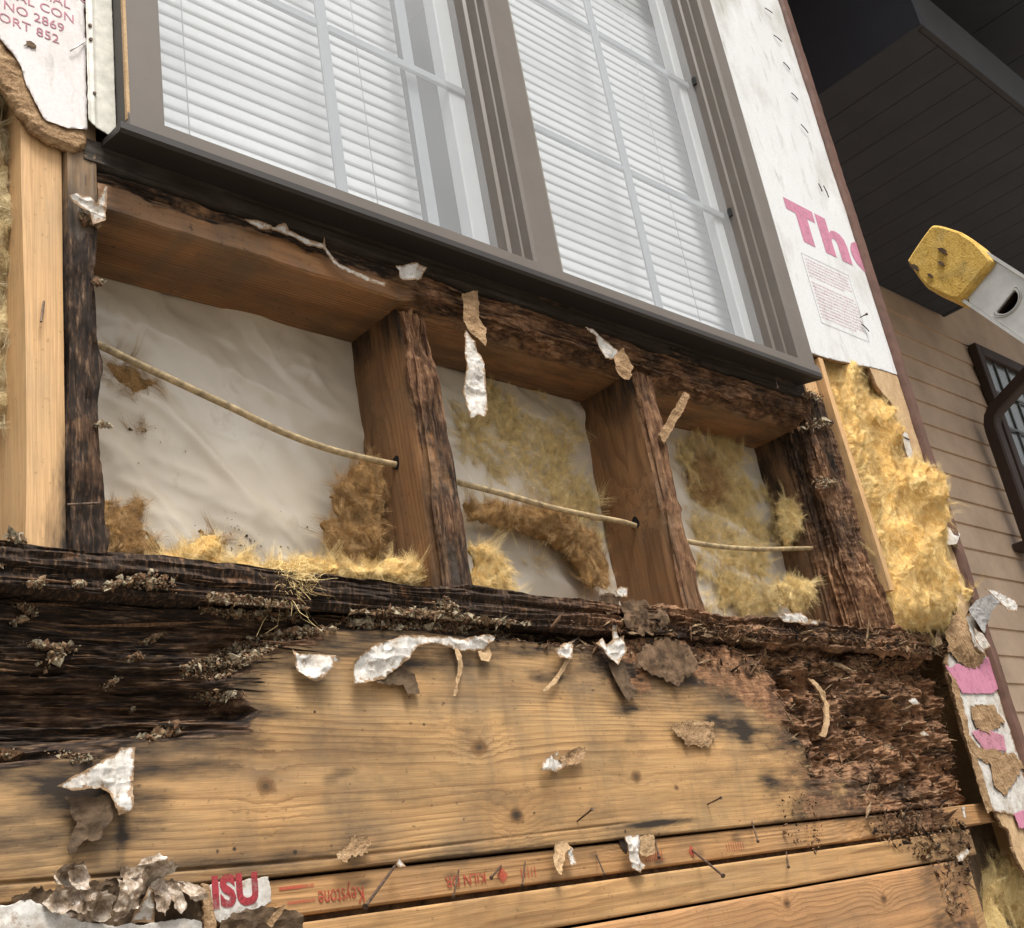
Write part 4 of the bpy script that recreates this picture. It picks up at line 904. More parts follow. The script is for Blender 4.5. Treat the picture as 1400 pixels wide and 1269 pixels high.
for (q0, q1) in (((1046, 11), (1056, 18)), ((1058, 48), (1069, 57)), ((1071, 85), (1080, 95)), ((1082, 127), (1091, 136)), ((1095, 170), (1105, 182)), ((1119, 251), (1124, 262)), ((1126, 254), (1133, 270)), ((1178, 443), (1188, 453))):
    a = on(q0, -0.0162); b = on(q1, -0.0162)
    v, f = tube_data([a, (a + b) / 2 + np.array([0, -0.0008, 0]), b], 0.0011, 6); mesh("staple", v, f, M['rust'], sr)
v, f = tube_data([on((1176, 434), -0.014), on((1182, 431), -0.024), on((1186, 429), -0.03)], [0.0012, 0.0012, 0.003], 8); mesh("roofing_nail", v, f, M['steel'], sr)
tr_ = patch("corner_trim", [(1.632, -0.75), (1.654, -0.75), (1.655, 2.3), (1.632, 2.3)], bumpy(0.0012, 25, 6), 0.004, [M['trim'], M['trim']], None, 0.03, 0.0015, 22, 6, base=-0.022)
tag(tr_, "red-brown ragged corner trim at the right edge of the wall", "corner trim")

# tan fibreboard strip between insulation and corner, with a white ripped tape of facing
sb = thing("sheathing_strip", "tan fibreboard strip with ripped white facing beside the golden insulation", "sheathing", (1.6, -0.01, -0.05))
ps = PX([(1186, 500), (1228, 513), (1258, 590), (1300, 705), (1342, 830), (1318, 850), (1296, 800), (1282, 740), (1262, 690), (1240, 640), (1232, 590), (1218, 552), (1200, 530)], -0.010)
ps[:, 0] = np.minimum(ps[:, 0], 1.6305)
patch("face", ps, bumpy(0.0008, 40, 8), 0.0016, [M['tan'], M['fibre']], sb, 0.009, 0.003, 60, 8, base=-0.0115)
wt = PX([(1231, 588), (1240, 594), (1252, 640), (1275, 690), (1291, 722), (1303, 728), (1308, 732), (1300, 747), (1288, 748), (1275, 730), (1262, 690), (1248, 650), (1236, 612)], -0.013)
patch("white_facing", wt, lambda x, z, s: np.stack([Z0(x), -0.001 - 0.010 * sstep(0.20, 0.13, z), Z0(x)], 1), 0.0012, [M['paper'], M['fibre']], sb, 0.0006, 0.0012, 120, 9, base=-0.0135)
for q in ((1238, 598), (1256, 650), (1279, 716)):
    a = on((q[0] - 5, q[1] - 2), -0.0155); b = on((q[0] + 5, q[1] + 3), -0.0155)
    v, f = tube_data([a, (a + b) / 2, b], 0.001, 6); mesh("staple", v, f, M['rust'], sb)

# lower right sheathing, white with torn layers and pink print
lr = thing("sheathing_board", "peeling white sheathing with pink print at the lower right corner", "sheathing", (1.55, -0.01, -0.45))
pl = PX([(1293, 905), (1310, 850), (1330, 838), (1344, 850), (1372, 935), (1412, 1040), (1432, 1120), (1352, 1108), (1335, 1050), (1318, 1000), (1305, 950)], -0.010)
pl[:, 0] = np.minimum(pl[:, 0], 1.631)
patch("face", pl, bumpy(0.0012, 40, 11), 0.0016, [M['paper'], M['fibre']], lr, 0.008, 0.003, 70, 11, base=-0.0115, attrf=lambda x, z, s: {"edge": 0.9 * np.exp(-s / 0.006)})
for qs, nm, m_ in (
    (CR([(1015, 335), (1040, 345), (1060, 330), (1100, 345), (1130, 340), (1175, 300), (1185, 280), (1230, 400), (1190, 435), (1140, 438), (1080, 437)], 2.596, 900, 780), "pink_band", 'pink_ink'),
    (CR([(1110, 575), (1150, 560), (1225, 585), (1235, 640), (1160, 640)], 2.596, 900, 780), "faded_print", 'pale_pink_ink'),
    (CR([(1262, 862), (1300, 850), (1330, 920), (1280, 915)], 2.596, 900, 780), "pink_mark", 'pink_ink')):
    patch(nm, PX(qs, -0.013), bumpy(0.0004, 60, 12), 0.0012, M[m_], lr, 0.0003, 0.002, 200, 13, base=-0.0136)
for k, qs in enumerate((
    CR([(1060, 130), (1075, 150), (1100, 180), (1120, 270), (1165, 290), (1140, 345), (1100, 345), (1060, 320), (1030, 290), (1020, 220)], 2.596, 900, 780),
    CR([(1110, 480), (1190, 478), (1230, 535), (1180, 585), (1130, 560), (1115, 520)], 2.596, 900, 780),
    CR([(1100, 580), (1140, 630), (1260, 650), (1300, 690), (1260, 760), (1230, 800), (1190, 760), (1180, 690), (1130, 660), (1100, 620)], 2.596, 900, 780),
    CR([(1030, 350), (1060, 400), (1090, 500), (1110, 600), (1150, 720), (1190, 850), (1170, 860), (1130, 740), (1090, 600), (1060, 480)], 2.596, 900, 780))):
    def tf(x, z, s, k=k):
        P = np.stack([x, Z0(x), z], 1)
        return np.stack([Z0(x), -0.0012 - 0.002 * ridge(np.stack([x + z * 0.4, Z0(x), z], 1), (110, 1, 30), 3, 140 + k) - (0.010 * sstep(0.0, 0.03, s) if k == 0 else 0.0), Z0(x)], 1)
    patch("torn_layer", PX(qs, -0.014), tf, 0.0011, [M['fibre'], M['fibre_dark']], lr, 0.0006, 0.006, 110, 20 + k, base=-0.0125)
pc = PX(CR([(1190, 850), (1250, 860), (1300, 870), (1340, 1010), (1300, 1090), (1260, 1010), (1240, 930), (1210, 900)], 2.596, 900, 780), -0.006)
patch("bare_fibreboard", pc, lambda x, z, s: np.stack([Z0(x), -0.002 * ridge(np.stack([x, Z0(x), z], 1), (120, 1, 25), 3, 150), Z0(x)], 1), 0.0014, [M['tan'], M['fibre']], lr, 0.006, 0.003, 70, 31, base=-0.009)
#==DETAILS==
# ================================================================== neighbouring recess: siding, soffit, downspout, window
YN = 0.8
sw = thing("siding_wall", "brown lap siding wall set back behind the corner trim", "wall", (3.0, YN, -0.6))
ztop = 1.70; pit = 0.0985
for k in range(26):
    z1 = ztop - k * pit; z0 = z1 - pit + 0.001
    V = [(1.66, YN - 0.012, z0), (6.5, YN - 0.012, z0), (6.5, YN - 0.003, z1 + 0.006), (1.66, YN - 0.003, z1 + 0.006), (1.66, YN + 0.004, z0), (6.5, YN + 0.004, z0), (6.5, YN + 0.004, z1 + 0.006), (1.66, YN + 0.004, z1 + 0.006)]
    F = [(0, 1, 2, 3), (0, 4, 5, 1), (1, 5, 6, 2), (2, 6, 7, 3), (3, 7, 4, 0), (4, 7, 6, 5)]
    o = mesh("siding_board", V, F, M['siding'], sw, False); fixn(o)
box("wall_core", 1.66, 6.5, YN + 0.005, YN + 0.12, -0.9, 2.5, M['siding'], sw)
rw = box("return_wall", 1.6555, 1.6755, 0.0, YN, -0.9, 2.4, M['siding']); tag(rw, "short brown side wall behind the corner trim", "wall", kind="structure"); del rw["category"]; del rw["label"]
xw0, zw1 = on((1324, 472), YN - 0.02)[[0, 2]]
nw = thing("window", "dark framed neighbouring window behind the brown downspout", "window", (xw0 + 0.4, YN, zw1 - 0.9))
box("frame_side", xw0, xw0 + 0.05, YN - 0.05, YN - 0.013, zw1 - 1.2, zw1, M['spout'], nw, 0.003)
box("frame_top", xw0 + 0.0505, xw0 + 1.2, YN - 0.05, YN - 0.013, zw1 - 0.05, zw1, M['spout'], nw, 0.003)
M['nbar'] = plain("grey_grille", (0.085, 0.09, 0.085), 0.4, 0.05, 10)
M['nglass'] = plain("dim_reflecting_glass", (0.10, 0.11, 0.105), 0.2, 0.3, 3, 0.8, 0, 0.0)
box("glass_pane", xw0 + 0.0505, xw0 + 1.2, YN - 0.03, YN - 0.014, zw1 - 1.2, zw1 - 0.0505, M['nglass'], nw)
for k in range(1, 4):
    box("grille_bar", xw0 + 0.0505 + k * 0.12, xw0 + 0.0605 + k * 0.12, YN - 0.036, YN - 0.0305, zw1 - 1.2, zw1 - 0.0505, M['nbar'], nw)
for k in range(1, 5):
    box("grille_bar", xw0 + 0.0505, xw0 + 1.2, YN - 0.0425, YN - 0.0365, zw1 - 0.05 - k * 0.17, zw1 - 0.04 - k * 0.17, M['nbar'], nw)

# downspout
def rect_sweep(name, path, w, d, mat, parent, bev=0.25):
    path = np.asarray(path, float); T = np.gradient(path, axis=0); T /= np.linalg.norm(T, axis=1)[:, None]; V = []; prof = []
    b = bev
    for sx, sy in ((1, 1), (-1, 1), (-1, -1), (1, -1)):
        pts = [(sx, sy * (1 - b)), (sx * (1 - b), sy)]
        prof += pts if sx * sy > 0 else pts[::-1]
    n = len(prof)
    for k in range(len(path)):
        a = np.array([1.0, 0, 0]); a = a - T[k] * (a @ T[k]); a /= np.linalg.norm(a); c = np.cross(T[k], a)
        for px_, py_ in prof: V.append(path[k] + a * px_ * w / 2 + c * py_ * d / 2)
    m = len(path); F = [(k * n + q, k * n + (q + 1) % n, (k + 1) * n + (q + 1) % n, (k + 1) * n + q) for k in range(m - 1) for q in range(n)]
    F += [tuple(range(n))[::-1], tuple((m - 1) * n + q for q in range(n))]
    o = mesh(name, V, F, mat, parent, False); fixn(o); return o
ys = YN - 0.07
c1 = on((1353, 572), ys); p_el = np.array([c1[0], ys, c1[2]])
ds = thing("downspout", "dark brown rectangular downspout with an elbow on the siding", "downspout", (p_el[0], ys, -0.8))
low = p_el.copy(); low[2] = -0.8
toe = p_el + np.array([0.055, -0.36, 0.21])
pth = [low, p_el + np.array([0, 0, -0.06]), p_el + np.array([0.0, -0.002, -0.03]), p_el + np.array([0.002, -0.012, 0.0]), p_el + np.array([0.008, -0.035, 0.026]), p_el + np.array([0.016, -0.075, 0.05]), toe]
rect_sweep("pipe", pth, 0.062, 0.052, M['spout'], ds)
box("strap", p_el[0] - 0.05, p_el[0] + 0.05, ys - 0.0375, ys + 0.058, p_el[2] - 0.55, p_el[2] - 0.52, M['spout'], ds)

# soffit: a lowered boxed soffit with boards running out from the wall, and a higher one beyond
sf = thing("soffit", "dark boarded soffit overhead at the upper right", "soffit", (2.8, 0.3, 1.7))
SZ = 1.70
xl = on((1255, 40), 0)[0]; 
def onz(q, z):
    r = RW.T @ np.array([q[0] - PP[0], q[1] - PP[1], FP]); t_ = (z - CAM[2]) / r[2]; return CAM + t_ * r
cA = onz((1255, 40), SZ); cB = onz((1275, 438), SZ); cC = onz((1355, 110), SZ)
x = cA[0]; k = 0
while x < cB[0] - 0.001:
    x2 = min(x + 0.118, cB[0])
    box("soffit_board", x + 0.0006, x2 - 0.0006, cA[1] + 0.001, YN - 0.013, SZ, SZ + 0.012, M['soffit'], sf, 0.002); x = x2; k += 1
box("fascia", cA[0], cB[0], cA[1] - 0.018, cA[1], SZ - 0.004, SZ + 0.16, M['fascia'], sf, 0.002)
box("fascia", cA[0] - 0.018, cA[0] - 0.0005, cA[1] - 0.018, YN - 0.013, SZ - 0.004, SZ + 0.6, M['soffit'], sf, 0.002)
box("fascia", cB[0] + 0.0005, cB[0] + 0.02, cA[1] - 0.018, YN - 0.013, SZ - 0.004, SZ + 0.35, M['soffit'], sf, 0.002)
for k in range(16):
    xx = 1.7 + k * 0.3
    box("upper_soffit_board", xx + 0.002, xx + 0.298, -0.75, YN + 0.1, 2.42, 2.435, M['soffit'], sf)
rf = box("roof", -1.2, 6.5, -0.1, 2.2, 2.45, 2.6, M['soffit']); tag(rf, "dark roof overhang above the house", "roof", kind="structure"); del rf["category"]; del rf["label"]

# ================================================================== ladder end
ld = thing("ladder", "aluminium ladder rail end with a worn yellow rubber mitt", "ladder", at_depth((1330, 400), 1.75).tolist())
La = at_depth((1270, 342), 1.80); Lb = at_depth((1420, 441), 1.68)
ua = (La - Lb) / np.linalg.norm(La - Lb); vn = (CAM - La); vn -= ua * (vn @ ua); vn /= np.linalg.norm(vn); ub = np.cross(vn, ua)
def L2(q):       # photograph point -> coordinates in the rail's own plane
    r = RW.T @ np.array([q[0] - PP[0], q[1] - PP[1], FP]); t_ = ((La - CAM) @ vn) / (r @ vn); p = CAM + t_ * r - La; return (p @ ua, p @ ub)
def lw(a, b, n): return La + ua * a + ub * b + vn * n
def prism(name, outline, n0, n1, mat, parent, rnd=0.0, puff=0.0, sub=1):
    o_ = np.array(outline); c = o_.mean(0); m = len(o_); V = []; F = []
    rings = [(n0, 1.0)] if rnd <= 0 else [(n0, 0.90), (n0 + rnd * 0.3, 0.965), (n0 + rnd, 1.0)]
    rings += [(n1, 1.0)] if rnd <= 0 else [(n1 - rnd, 1.0), (n1 - rnd * 0.3, 0.965), (n1, 0.90)]
    for nn, s_ in rings:
        for a, b in o_: V.append(lw(c[0] + (a - c[0]) * s_, c[1] + (b - c[1]) * s_, nn))
    R_ = len(rings)
    for k in range(R_ - 1):
        for q in range(m): F.append((k * m + q, k * m + (q + 1) % m, (k + 1) * m + (q + 1) % m, (k + 1) * m + q))
    V.append(lw(c[0], c[1], n0 - puff)); F += [(len(V) - 1, (q + 1) % m, q) for q in range(m)]
    V.append(lw(c[0], c[1], n1 + puff)); F += [(len(V) - 1, (R_ - 1) * m + q, (R_ - 1) * m + (q + 1) % m) for q in range(m)]
    o = mesh(name, V, F, mat, parent, rnd > 0); fixn(o)
    if rnd > 0: o.data.set_sharp_from_angle(angle=math.radians(26))
    return o
def smooth_closed(pts, n):
    pts = np.asarray(pts, float); m = len(pts); out = []
    for t_ in np.linspace(0, m, n, endpoint=False):
        i = int(t_); f_ = t_ - i; a, b, c, d = (pts[(i + j) % m] for j in (-1, 0, 1, 2))
        cr_ = 0.5 * (2 * b + (c - a) * f_ + (2 * a - 5 * b + 4 * c - d) * f_ ** 2 + (3 * b - a - 3 * c + d) * f_ ** 3)
        out.append(0.45 * (b * (1 - f_) + c * f_) + 0.55 * cr_)
    return np.array(out)
mo = [L2(q) for q in CR([(375, 160), (440, 165), (620, 225), (760, 315), (860, 420), (915, 500), (800, 640), (700, 760), (600, 860), (450, 800), (310, 730), (220, 620), (140, 500), (140, 475), (240, 320), (340, 185)], 6.676, 1230, 290)]
mitt = prism("mitt", smooth_closed(mo, 72), -0.028, 0.034, M['mitt'], ld, 0.012, 0.0)
for q, r_ in (((1301, 351), 0.005), ((1299, 368), 0.0035), ((1263, 373), 0.005), ((1284, 384), 0.003)):
    a, b = L2(q); prism("scuff_mark", [(a + r_ * 1.6 * math.cos(w_) * (1 + 0.3 * math.sin(3 * w_)), b + r_ * 0.7 * math.sin(w_)) for w_ in np.linspace(0, 6.1, 11)], 0.034, 0.0385, M['fibre_dark'], mitt)
a0, b0 = L2((1337, 424)); a1, b1 = L2((1373, 362))
wid = abs(b1 - b0) / 2; bc = (b0 + b1) / 2; ast = (a0 + a1) / 2 + 0.03
aend = ast - 2.2
# web with a D-shaped opening, built as a strip ring around the hole
dc = L2((1378, 414)); dr = wid * 0.42
dh = [(dc[0] + dr * 1.02 * math.cos(w_), dc[1] + dr * 1.25 * math.sin(w_)) for w_ in np.linspace(-math.pi / 2, math.pi / 2, 18)]
dh = [(2 * dc[0] - a - dr * 0.3, b) for a, b in dh]      # round side away from the tip
def ringband(name, inner, outer, n0, n1, mat, parent):
    m = len(inner); V = [lw(a, b, n0) for a, b in inner] + [lw(a, b, n0) for a, b in outer] + [lw(a, b, n1) for a, b in inner] + [lw(a, b, n1) for a, b in outer]; F = []
    for q in range(m):
        r_ = (q + 1) % m
        F += [(q, r_, m + r_, m + q), (2 * m + q, 3 * m + q, 3 * m + r_, 2 * m + r_), (q, 2 * m + q, 2 * m + r_, r_), (m + q, m + r_, 3 * m + r_, 3 * m + q)]
    o = mesh(name, V, F, mat, parent, False); fixn(o); return o
dh = np.array(dh); dcen = dh.mean(0)
ocirc = []
for a, b in dh:
    v_ = np.array([a, b]) - dcen; hw = 0.06; s_ = min(hw / max(abs(v_[0]), 1e-9), (wid - 0.004) / max(abs(v_[1]), 1e-9)); ocirc.append(dcen + v_ * s_)
# insert corners so the outer ring is rectangular
ring_i = []; ring_o = []
for w_ in np.linspace(0, 2 * math.pi, 64, endpoint=False):
    v_ = np.array([math.cos(w_), math.sin(w_)]); ts = []
    for q in range(len(dh)):
        p_, r_ = dh[q] - dcen, dh[(q + 1) % len(dh)] - dcen; e_ = r_ - p_; den = v_[0] * e_[1] - v_[1] * e_[0]
        if abs(den) > 1e-12:
            t_ = (p_[0] * e_[1] - p_[1] * e_[0]) / den; u_ = (p_[0] * v_[1] - p_[1] * v_[0]) / den
            if t_ > 0 and -1e-6 <= u_ <= 1 + 1e-6: ts.append(t_)
    ti = min(ts) if ts else 0.01; to = min(0.06 / max(abs(v_[0]), 1e-9), 1e9)
    ring_i.append(dcen + v_ * ti)
    bx_hi = bc + wid - 0.003 - dcen[1]; bx_lo = bc - wid + 0.003 - dcen[1]
    tb = (bx_hi / v_[1]) if v_[1] > 1e-9 else ((bx_lo / v_[1]) if v_[1] < -1e-9 else 1e9)
    ring_o.append(dcen + v_ * min(to, tb))
ringband("rail_web", ring_i, ring_o, 0.016, 0.0185, M['alu'], ld)
for aa, ab in ((ast, dcen[0] + 0.0602), (dcen[0] - 0.0602, aend)):
    prism("rail_web", [(aa, bc - wid + 0.003), (ab, bc - wid + 0.003), (ab, bc + wid - 0.003), (aa, bc + wid - 0.003)], 0.016, 0.0185, M['alu'], ld)
for s_ in (-1, 1):
    prism("rail_flange", [(ast, bc + s_ * wid - 0.0025), (aend, bc + s_ * wid - 0.0025), (aend, bc + s_ * wid + 0.0025), (ast, bc + s_ * wid + 0.0025)], -0.012, 0.024, M['alu'], ld)
ri = np.array(ring_i)
for s0_, s1_, hgt in ((1.06, 1.20, 0.0225), (1.28, 1.40, 0.0215)):
    ringband("rung_collar", [dcen + (p_ - dcen) * s0_ for p_ in ri], [dcen + (p_ - dcen) * s1_ for p_ in ri], 0.0187, hgt, M['alu'], ld)
ringband("rung_socket", [dcen + (p_ - dcen) * 0.96 for p_ in ri], [dcen + (p_ - dcen) * 1.0 for p_ in ri], -0.05, 0.0187, M['spout'], ld)
prism("rung", [tuple(dcen + (p_ - dcen) * 0.96) for p_ in ri], -0.055, -0.03, M['spout'], ld)

# ================================================================== insulation
def ins(name, label, qs, y0, bulge, mat, fmat, jag, seed, dens, fl, step=0.0022, folds=0.5, cat="insulation", group=None, fine=1.0, base=True, fw=0.00013):
    poly = PX(qs, y0)
    def fn(x, z, s):
        P = np.stack([x, Z0(x), z], 1)
        prof = 1 - (1 - np.clip(s / max(0.022, bulge * 0.9), 0, 1)) ** 2
        w1 = 0.02 * fbm(P, (20, 1, 14), 3, seed + 44)
        f1 = ridge(np.stack([x - z * 0.25 + w1, Z0(x), z], 1), (13, 1, 5), 3, seed + 40); f2 = fbm(P, (75, 1, 60), 4, seed + 41, 0.6); f3 = fbm(P, (9, 1, 6), 3, seed + 42)
        val = np.clip(0.72 + folds * (0.6 * (f1 - 0.5) + f3) + 0.25 * fbm(P, (40, 1, 26), 3, seed + 45), 0.1, 2)
        tq = val * 4.0; val = 0.45 * val + 0.55 * (np.floor(tq) + sstep(0.55, 1.0, tq - np.floor(tq))) / 4.0     # torn plies
        h = bulge * prof * val + prof * 0.0055 * f2 * fine
        return np.stack([0.002 * f2, -h, 0.002 * f3], 1)
    root = thing(name, label, cat, (float(poly[:, 0].mean()), y0, float(poly[:, 1].min())), group)
    if base:
        b = patch("wool", poly, fn, step, [mat, mat], root, lambda x, z, s: 0.004 + 0.002 * s, jag, 55, seed, base=y0)
        me = b.data; n = len(me.vertices); co = np.zeros(n * 3); me.vertices.foreach_get("co", co); co = co.reshape(-1, 3)[:n // 2]
    else:
        p2 = sample_in(poly, 6000, seed); s_ = polysdf(p2, poly); keep = (fbm(np.stack([p2[:, 0], Z0(p2), p2[:, 1]], 1), (26, 1, 26), 4, seed) + 6 * s_ > 0.10) | (np.arange(len(p2)) < 40)
        p2 = p2[keep]; co = np.stack([p2[:, 0], np.full(len(p2), y0), p2[:, 1]], 1)
    ar = 0.5 * abs(sum(poly[i][0] * poly[(i + 1) % len(poly)][1] - poly[(i + 1) % len(poly)][0] * poly[i][1] for i in range(len(poly))))
    nf = int(ar * dens)
    # wisps come in locks: pull every root towards one of a few lock centres
    strands("loose_fibres", co, np.tile([0, -0.5, 0], (len(co), 1)), nf, fl, fw, fmat, root, (0, -0.05, -0.15), 0.5, seed, 0.95, 0.9)
    return root
ins("insulation_batt", "golden fibreglass batt bulging from the bay right of the crumbling stud",
    [(1122, 495), (1142, 484), (1164, 487), (1186, 502), (1192, 540), (1206, 590), (1222, 630), (1243, 655), (1252, 700), (1268, 712), (1262, 745), (1275, 790), (1292, 806), (1308, 795), (1318, 808), (1308, 845), (1280, 865), (1215, 868), (1202, 850), (1196, 790), (1178, 720), (1160, 650), (1146, 590), (1132, 540)],
    0.012, 0.045, M['ins_gold'], M['f_gold'], 0.008, 1, 900000, 0.006, 0.0016, 1.7)
ins("insulation_batt", "pale yellow fibreglass batt left of the clean stud", [(-60, 90), (6, 130), (24, 160), (36, 190), (36, 480), (32, 575), (-60, 590)], 0.05, 0.03, M['ins_pale'], M['f_pale'], 0.005, 2, 300000, 0.008, 0.0022, 1.3)
ins("insulation_batt", "pale yellow fibreglass in the dark cavity at the lower right", [(1338, 1190), (1365, 1165), (1420, 1150), (1480, 1200), (1480, 1330), (1345, 1330)], 0.055, 0.04, M['ins_lemon'], M['f_lemon'], 0.004, 3, 400000, 0.008, 0.0022, 1.2)
TF = [
 ("brown tuft of glass wool under the cable at the left of the first bay", [(145, 495), (185, 505), (212, 525), (205, 542), (180, 545), (150, 515)], 'brown', 0.010, 260),
 ("brown glass wool heap in the lower left corner of the first bay", [(136, 685), (165, 690), (195, 680), (190, 710), (205, 735), (240, 765), (230, 785), (136, 770)], 'brown', 0.030, 700),
 ("small brown wool flecks on the film above the lower left heap", [(160, 575), (185, 568), (200, 580), (185, 592), (165, 588)], 'brown', 0.004, 60),
 ("brown glass wool lumps stuck to the left side of the middle stud", [(455, 680), (480, 640), (505, 620), (522, 640), (525, 700), (520, 770), (480, 772), (450, 745), (440, 715), (465, 705)], 'brown', 0.034, 900),
 ("golden wool strip along the bottom of the first bay", [(200, 770), (260, 740), (285, 735), (300, 760), (340, 770), (400, 768), (450, 772), (520, 775), (560, 760), (585, 768), (590, 815), (200, 800)], 'gold', 0.026, 1300),
 ("brown wool peak in the middle of the first bay floor", [(270, 750), (278, 728), (300, 740), (305, 765), (290, 780), (268, 775)], 'brown', 0.014, 200),
 ("golden wool clump at the foot of the second bay beside the middle stud", [(645, 745), (670, 748), (690, 775), (705, 810), (712, 825), (645, 815)], 'gold', 0.026, 500),
 ("thick brown wool band crossing the second bay under the cable", [(638, 690), (700, 690), (760, 700), (810, 730), (828, 770), (832, 800), (805, 800), (780, 760), (740, 735), (690, 720), (640, 712)], 'brown', 0.020, 900),
 ("yellow matted wool sheet across the top of the second bay", [(622, 545), (690, 520), (760, 545), (795, 580), (805, 650), (820, 740), (835, 800), (790, 790), (740, 740), (690, 715), (640, 720), (630, 690)], 'lemon', 0.008, 900),
 ("yellow wool wisp low in the middle of the second bay", [(690, 760), (720, 755), (745, 770), (735, 782), (700, 775)], 'lemon', 0.007, 160),
 ("lemon matted wool covering the film of the third bay", [(925, 600), (975, 590), (1030, 620), (1055, 690), (1068, 780), (1078, 830), (1010, 840), (960, 835), (950, 740), (935, 670)], 'lemon', 0.008, 1300),
 ("brown wool patch at the top left of the third bay", [(940, 640), (965, 625), (990, 650), (985, 690), (960, 700), (942, 680)], 'brown', 0.010, 260),
 ("pale wool tuft hanging by the cable's end at the crumbling stud", [(1062, 690), (1085, 680), (1098, 690), (1092, 725), (1075, 745), (1068, 715)], 'lemon', 0.018, 300),
 ("lemon wool tuft standing in the bottom right corner of the third bay", [(1065, 800), (1085, 790), (1108, 795), (1104, 830), (1085, 835), (1070, 828)], 'lemon', 0.026, 350)]
for k, (lb, qs, c, bu, nf) in enumerate(TF):
    yb = 0.11 if bu < 0.012 else 0.085
    if 'corner of the third' in lb or 'foot of' in lb or 'strip along' in lb: yb = 0.05
    if 'cable\'s end' in lb: yb = 0.075
    ins("wool_tuft", lb, qs, yb, bu, M['ins_' + c], M['f_' + c], 0.012, 60 + k, 1900000 if bu > 0.012 else 1100000, 0.0046 if bu > 0.012 else 0.0075, 0.0016, 1.0, "insulation tuft", "tufts of glass wool left in the stud bays", 1.2, bu > 0.0085)
# hanging wisp over the plate
P_ = np.array([on((x_, y_), 0.004) for x_, y_ in np.random.default_rng(3).normal((395, 785), (11, 7), (120, 2))])
w_ = strands("wool_wisp", P_, np.tile([0, -1.0, 0], (120, 1)), 900, 0.028, 0.00035, M['f_gold'], None, (0, -0.2, -1.3), 0.45, 5)
tag(w_, "golden wool wisp hanging over the black plate below the first bay", "insulation tuft", "tufts of glass wool left in the stud bays"); w_["kind"] = "thing"

# ================================================================== cable
cy = 0.055
cp = [on(q, cy) for q in ((118, 463), (140, 474), (200, 503), (260, 531), (320, 559), (380, 588), (440, 611), (500, 627), (548, 637))] + \
     [on(q, cy) for q in ((600, 650), (632, 661), (690, 676), (750, 693), (810, 706), (856, 715))] + [on(q, cy) for q in ((905, 732), (948, 742), (990, 748), (1040, 751), (1098, 750), (1115, 750))]
v, f = tube_data(smooth_path(cp, 150), 0.0038, 10, 0.6)
tag(mesh("electrical_cable", v, f, M['cable']), "cream electrical cable sagging through holes in the studs across the bays", "cable")
h1 = on((546, 633), cy); h2 = on((857, 713), cy)
disc("drilled_hole_shade", (0.3962, cy, on((546, 634), cy)[2]), 'x', 0.0075, 0.0085, M['black'], frame)  # black disc painted in for the unlit inside of the hole
disc("drilled_hole_shade", (0.8122, cy, on((857, 713), cy)[2]), 'x', 0.0075, 0.0085, M['black'], frame)

# ================================================================== torn scraps of facing
def creases(x, z, seed, n=6, f0=18, f1=70):
    rg = np.random.default_rng(seed); o = 0; tot = 0
    for k in range(n):
        a = rg.uniform(0, math.pi); fq = rg.uniform(f0, f1); ph = rg.uniform(0, 1); am = 1 / fq
        o = o + am * np.abs(((x * math.cos(a) + z * math.sin(a)) * fq + ph) % 1 - 0.5); tot += am * 0.5
    return o / tot
def scrap(label, qs, root, lift, crum, seed, mats=('paper', 'fibre'), y0=-0.003, jag=0.0015, name="paper_scrap", curl=0.0, step=0.0011, cat="paper scrap", thick=0.0006, group="torn scraps of white facing"):
    poly = PX(qs, y0); rt = on(root, y0)[[0, 2]]; mxd = np.hypot(*(poly - rt).T).max()
    def fn(x, z, s):
        d_ = np.hypot(x - rt[0], z - rt[1]) / mxd
        P = np.stack([x, Z0(x), z], 1); wx_ = 0.008 * fbm(P, (30, 1, 30), 2, seed + 31); wz_ = 0.008 * fbm(P, (30, 1, 30), 2, seed + 32); lift_ = 0.26 * lift; crum_ = 0.85 * crum
        dy = -lift_ * d_ ** 1.3 - crum_ * (0.9 * creases(x + wx_, z + wz_, seed, 4, 9, 38) + 0.35 * ridge(P, (45, 1, 45), 2, seed + 7)) - 0.0010 * fbm(P, (150, 1, 150), 3, seed)
        dy = dy + curl * lift * np.clip(d_ - 0.6, 0, 1) ** 2 * 4
        return np.stack([Z0(x), dy, Z0(x)], 1)
    o = patch(name, poly, fn, step, [M[mats[0]], M[mats[1]]], None, thick, jag, 150, seed, False, base=y0, attrf=lambda x, z, s: {"edge": 0.85 * np.exp(-s / 0.0035)})
    tag(o, label, cat, group); return o
A = lambda p: CR(p, 2.312, 0, 720)
B = lambda p: CR(p, 2.596, 450, 780)
C_ = lambda p: CR(p, 2.596, 900, 780)
D_ = lambda p: CR(p, 2.644, 450, 380)
scrap("large folded white scrap at the left of the rim board", A([(163, 830), (210, 800), (290, 760), (355, 725), (375, 700), (415, 703), (408, 800), (398, 905), (360, 920), (345, 880), (335, 850), (300, 833), (215, 840)]), (165, 1030), 0.030, 0.010, 1)
scrap("brown torn flap hanging under the large folded scrap", A([(200, 860), (240, 862), (335, 845), (355, 905), (310, 990), (250, 1000), (212, 1040), (203, 1000), (235, 950), (215, 900)]), (120, 1085), 0.012, 0.008, 2, ('fibre_dark', 'fibre_dark'), jag=0.003)
scrap("small crumpled scrap with dark hollow left of the long strip", A([(915, 390), (935, 410), (1000, 408), (1055, 425), (1060, 440), (1035, 440), (1020, 470), (985, 500), (960, 490), (925, 460)]), (402, 890), 0.012, 0.014, 3)
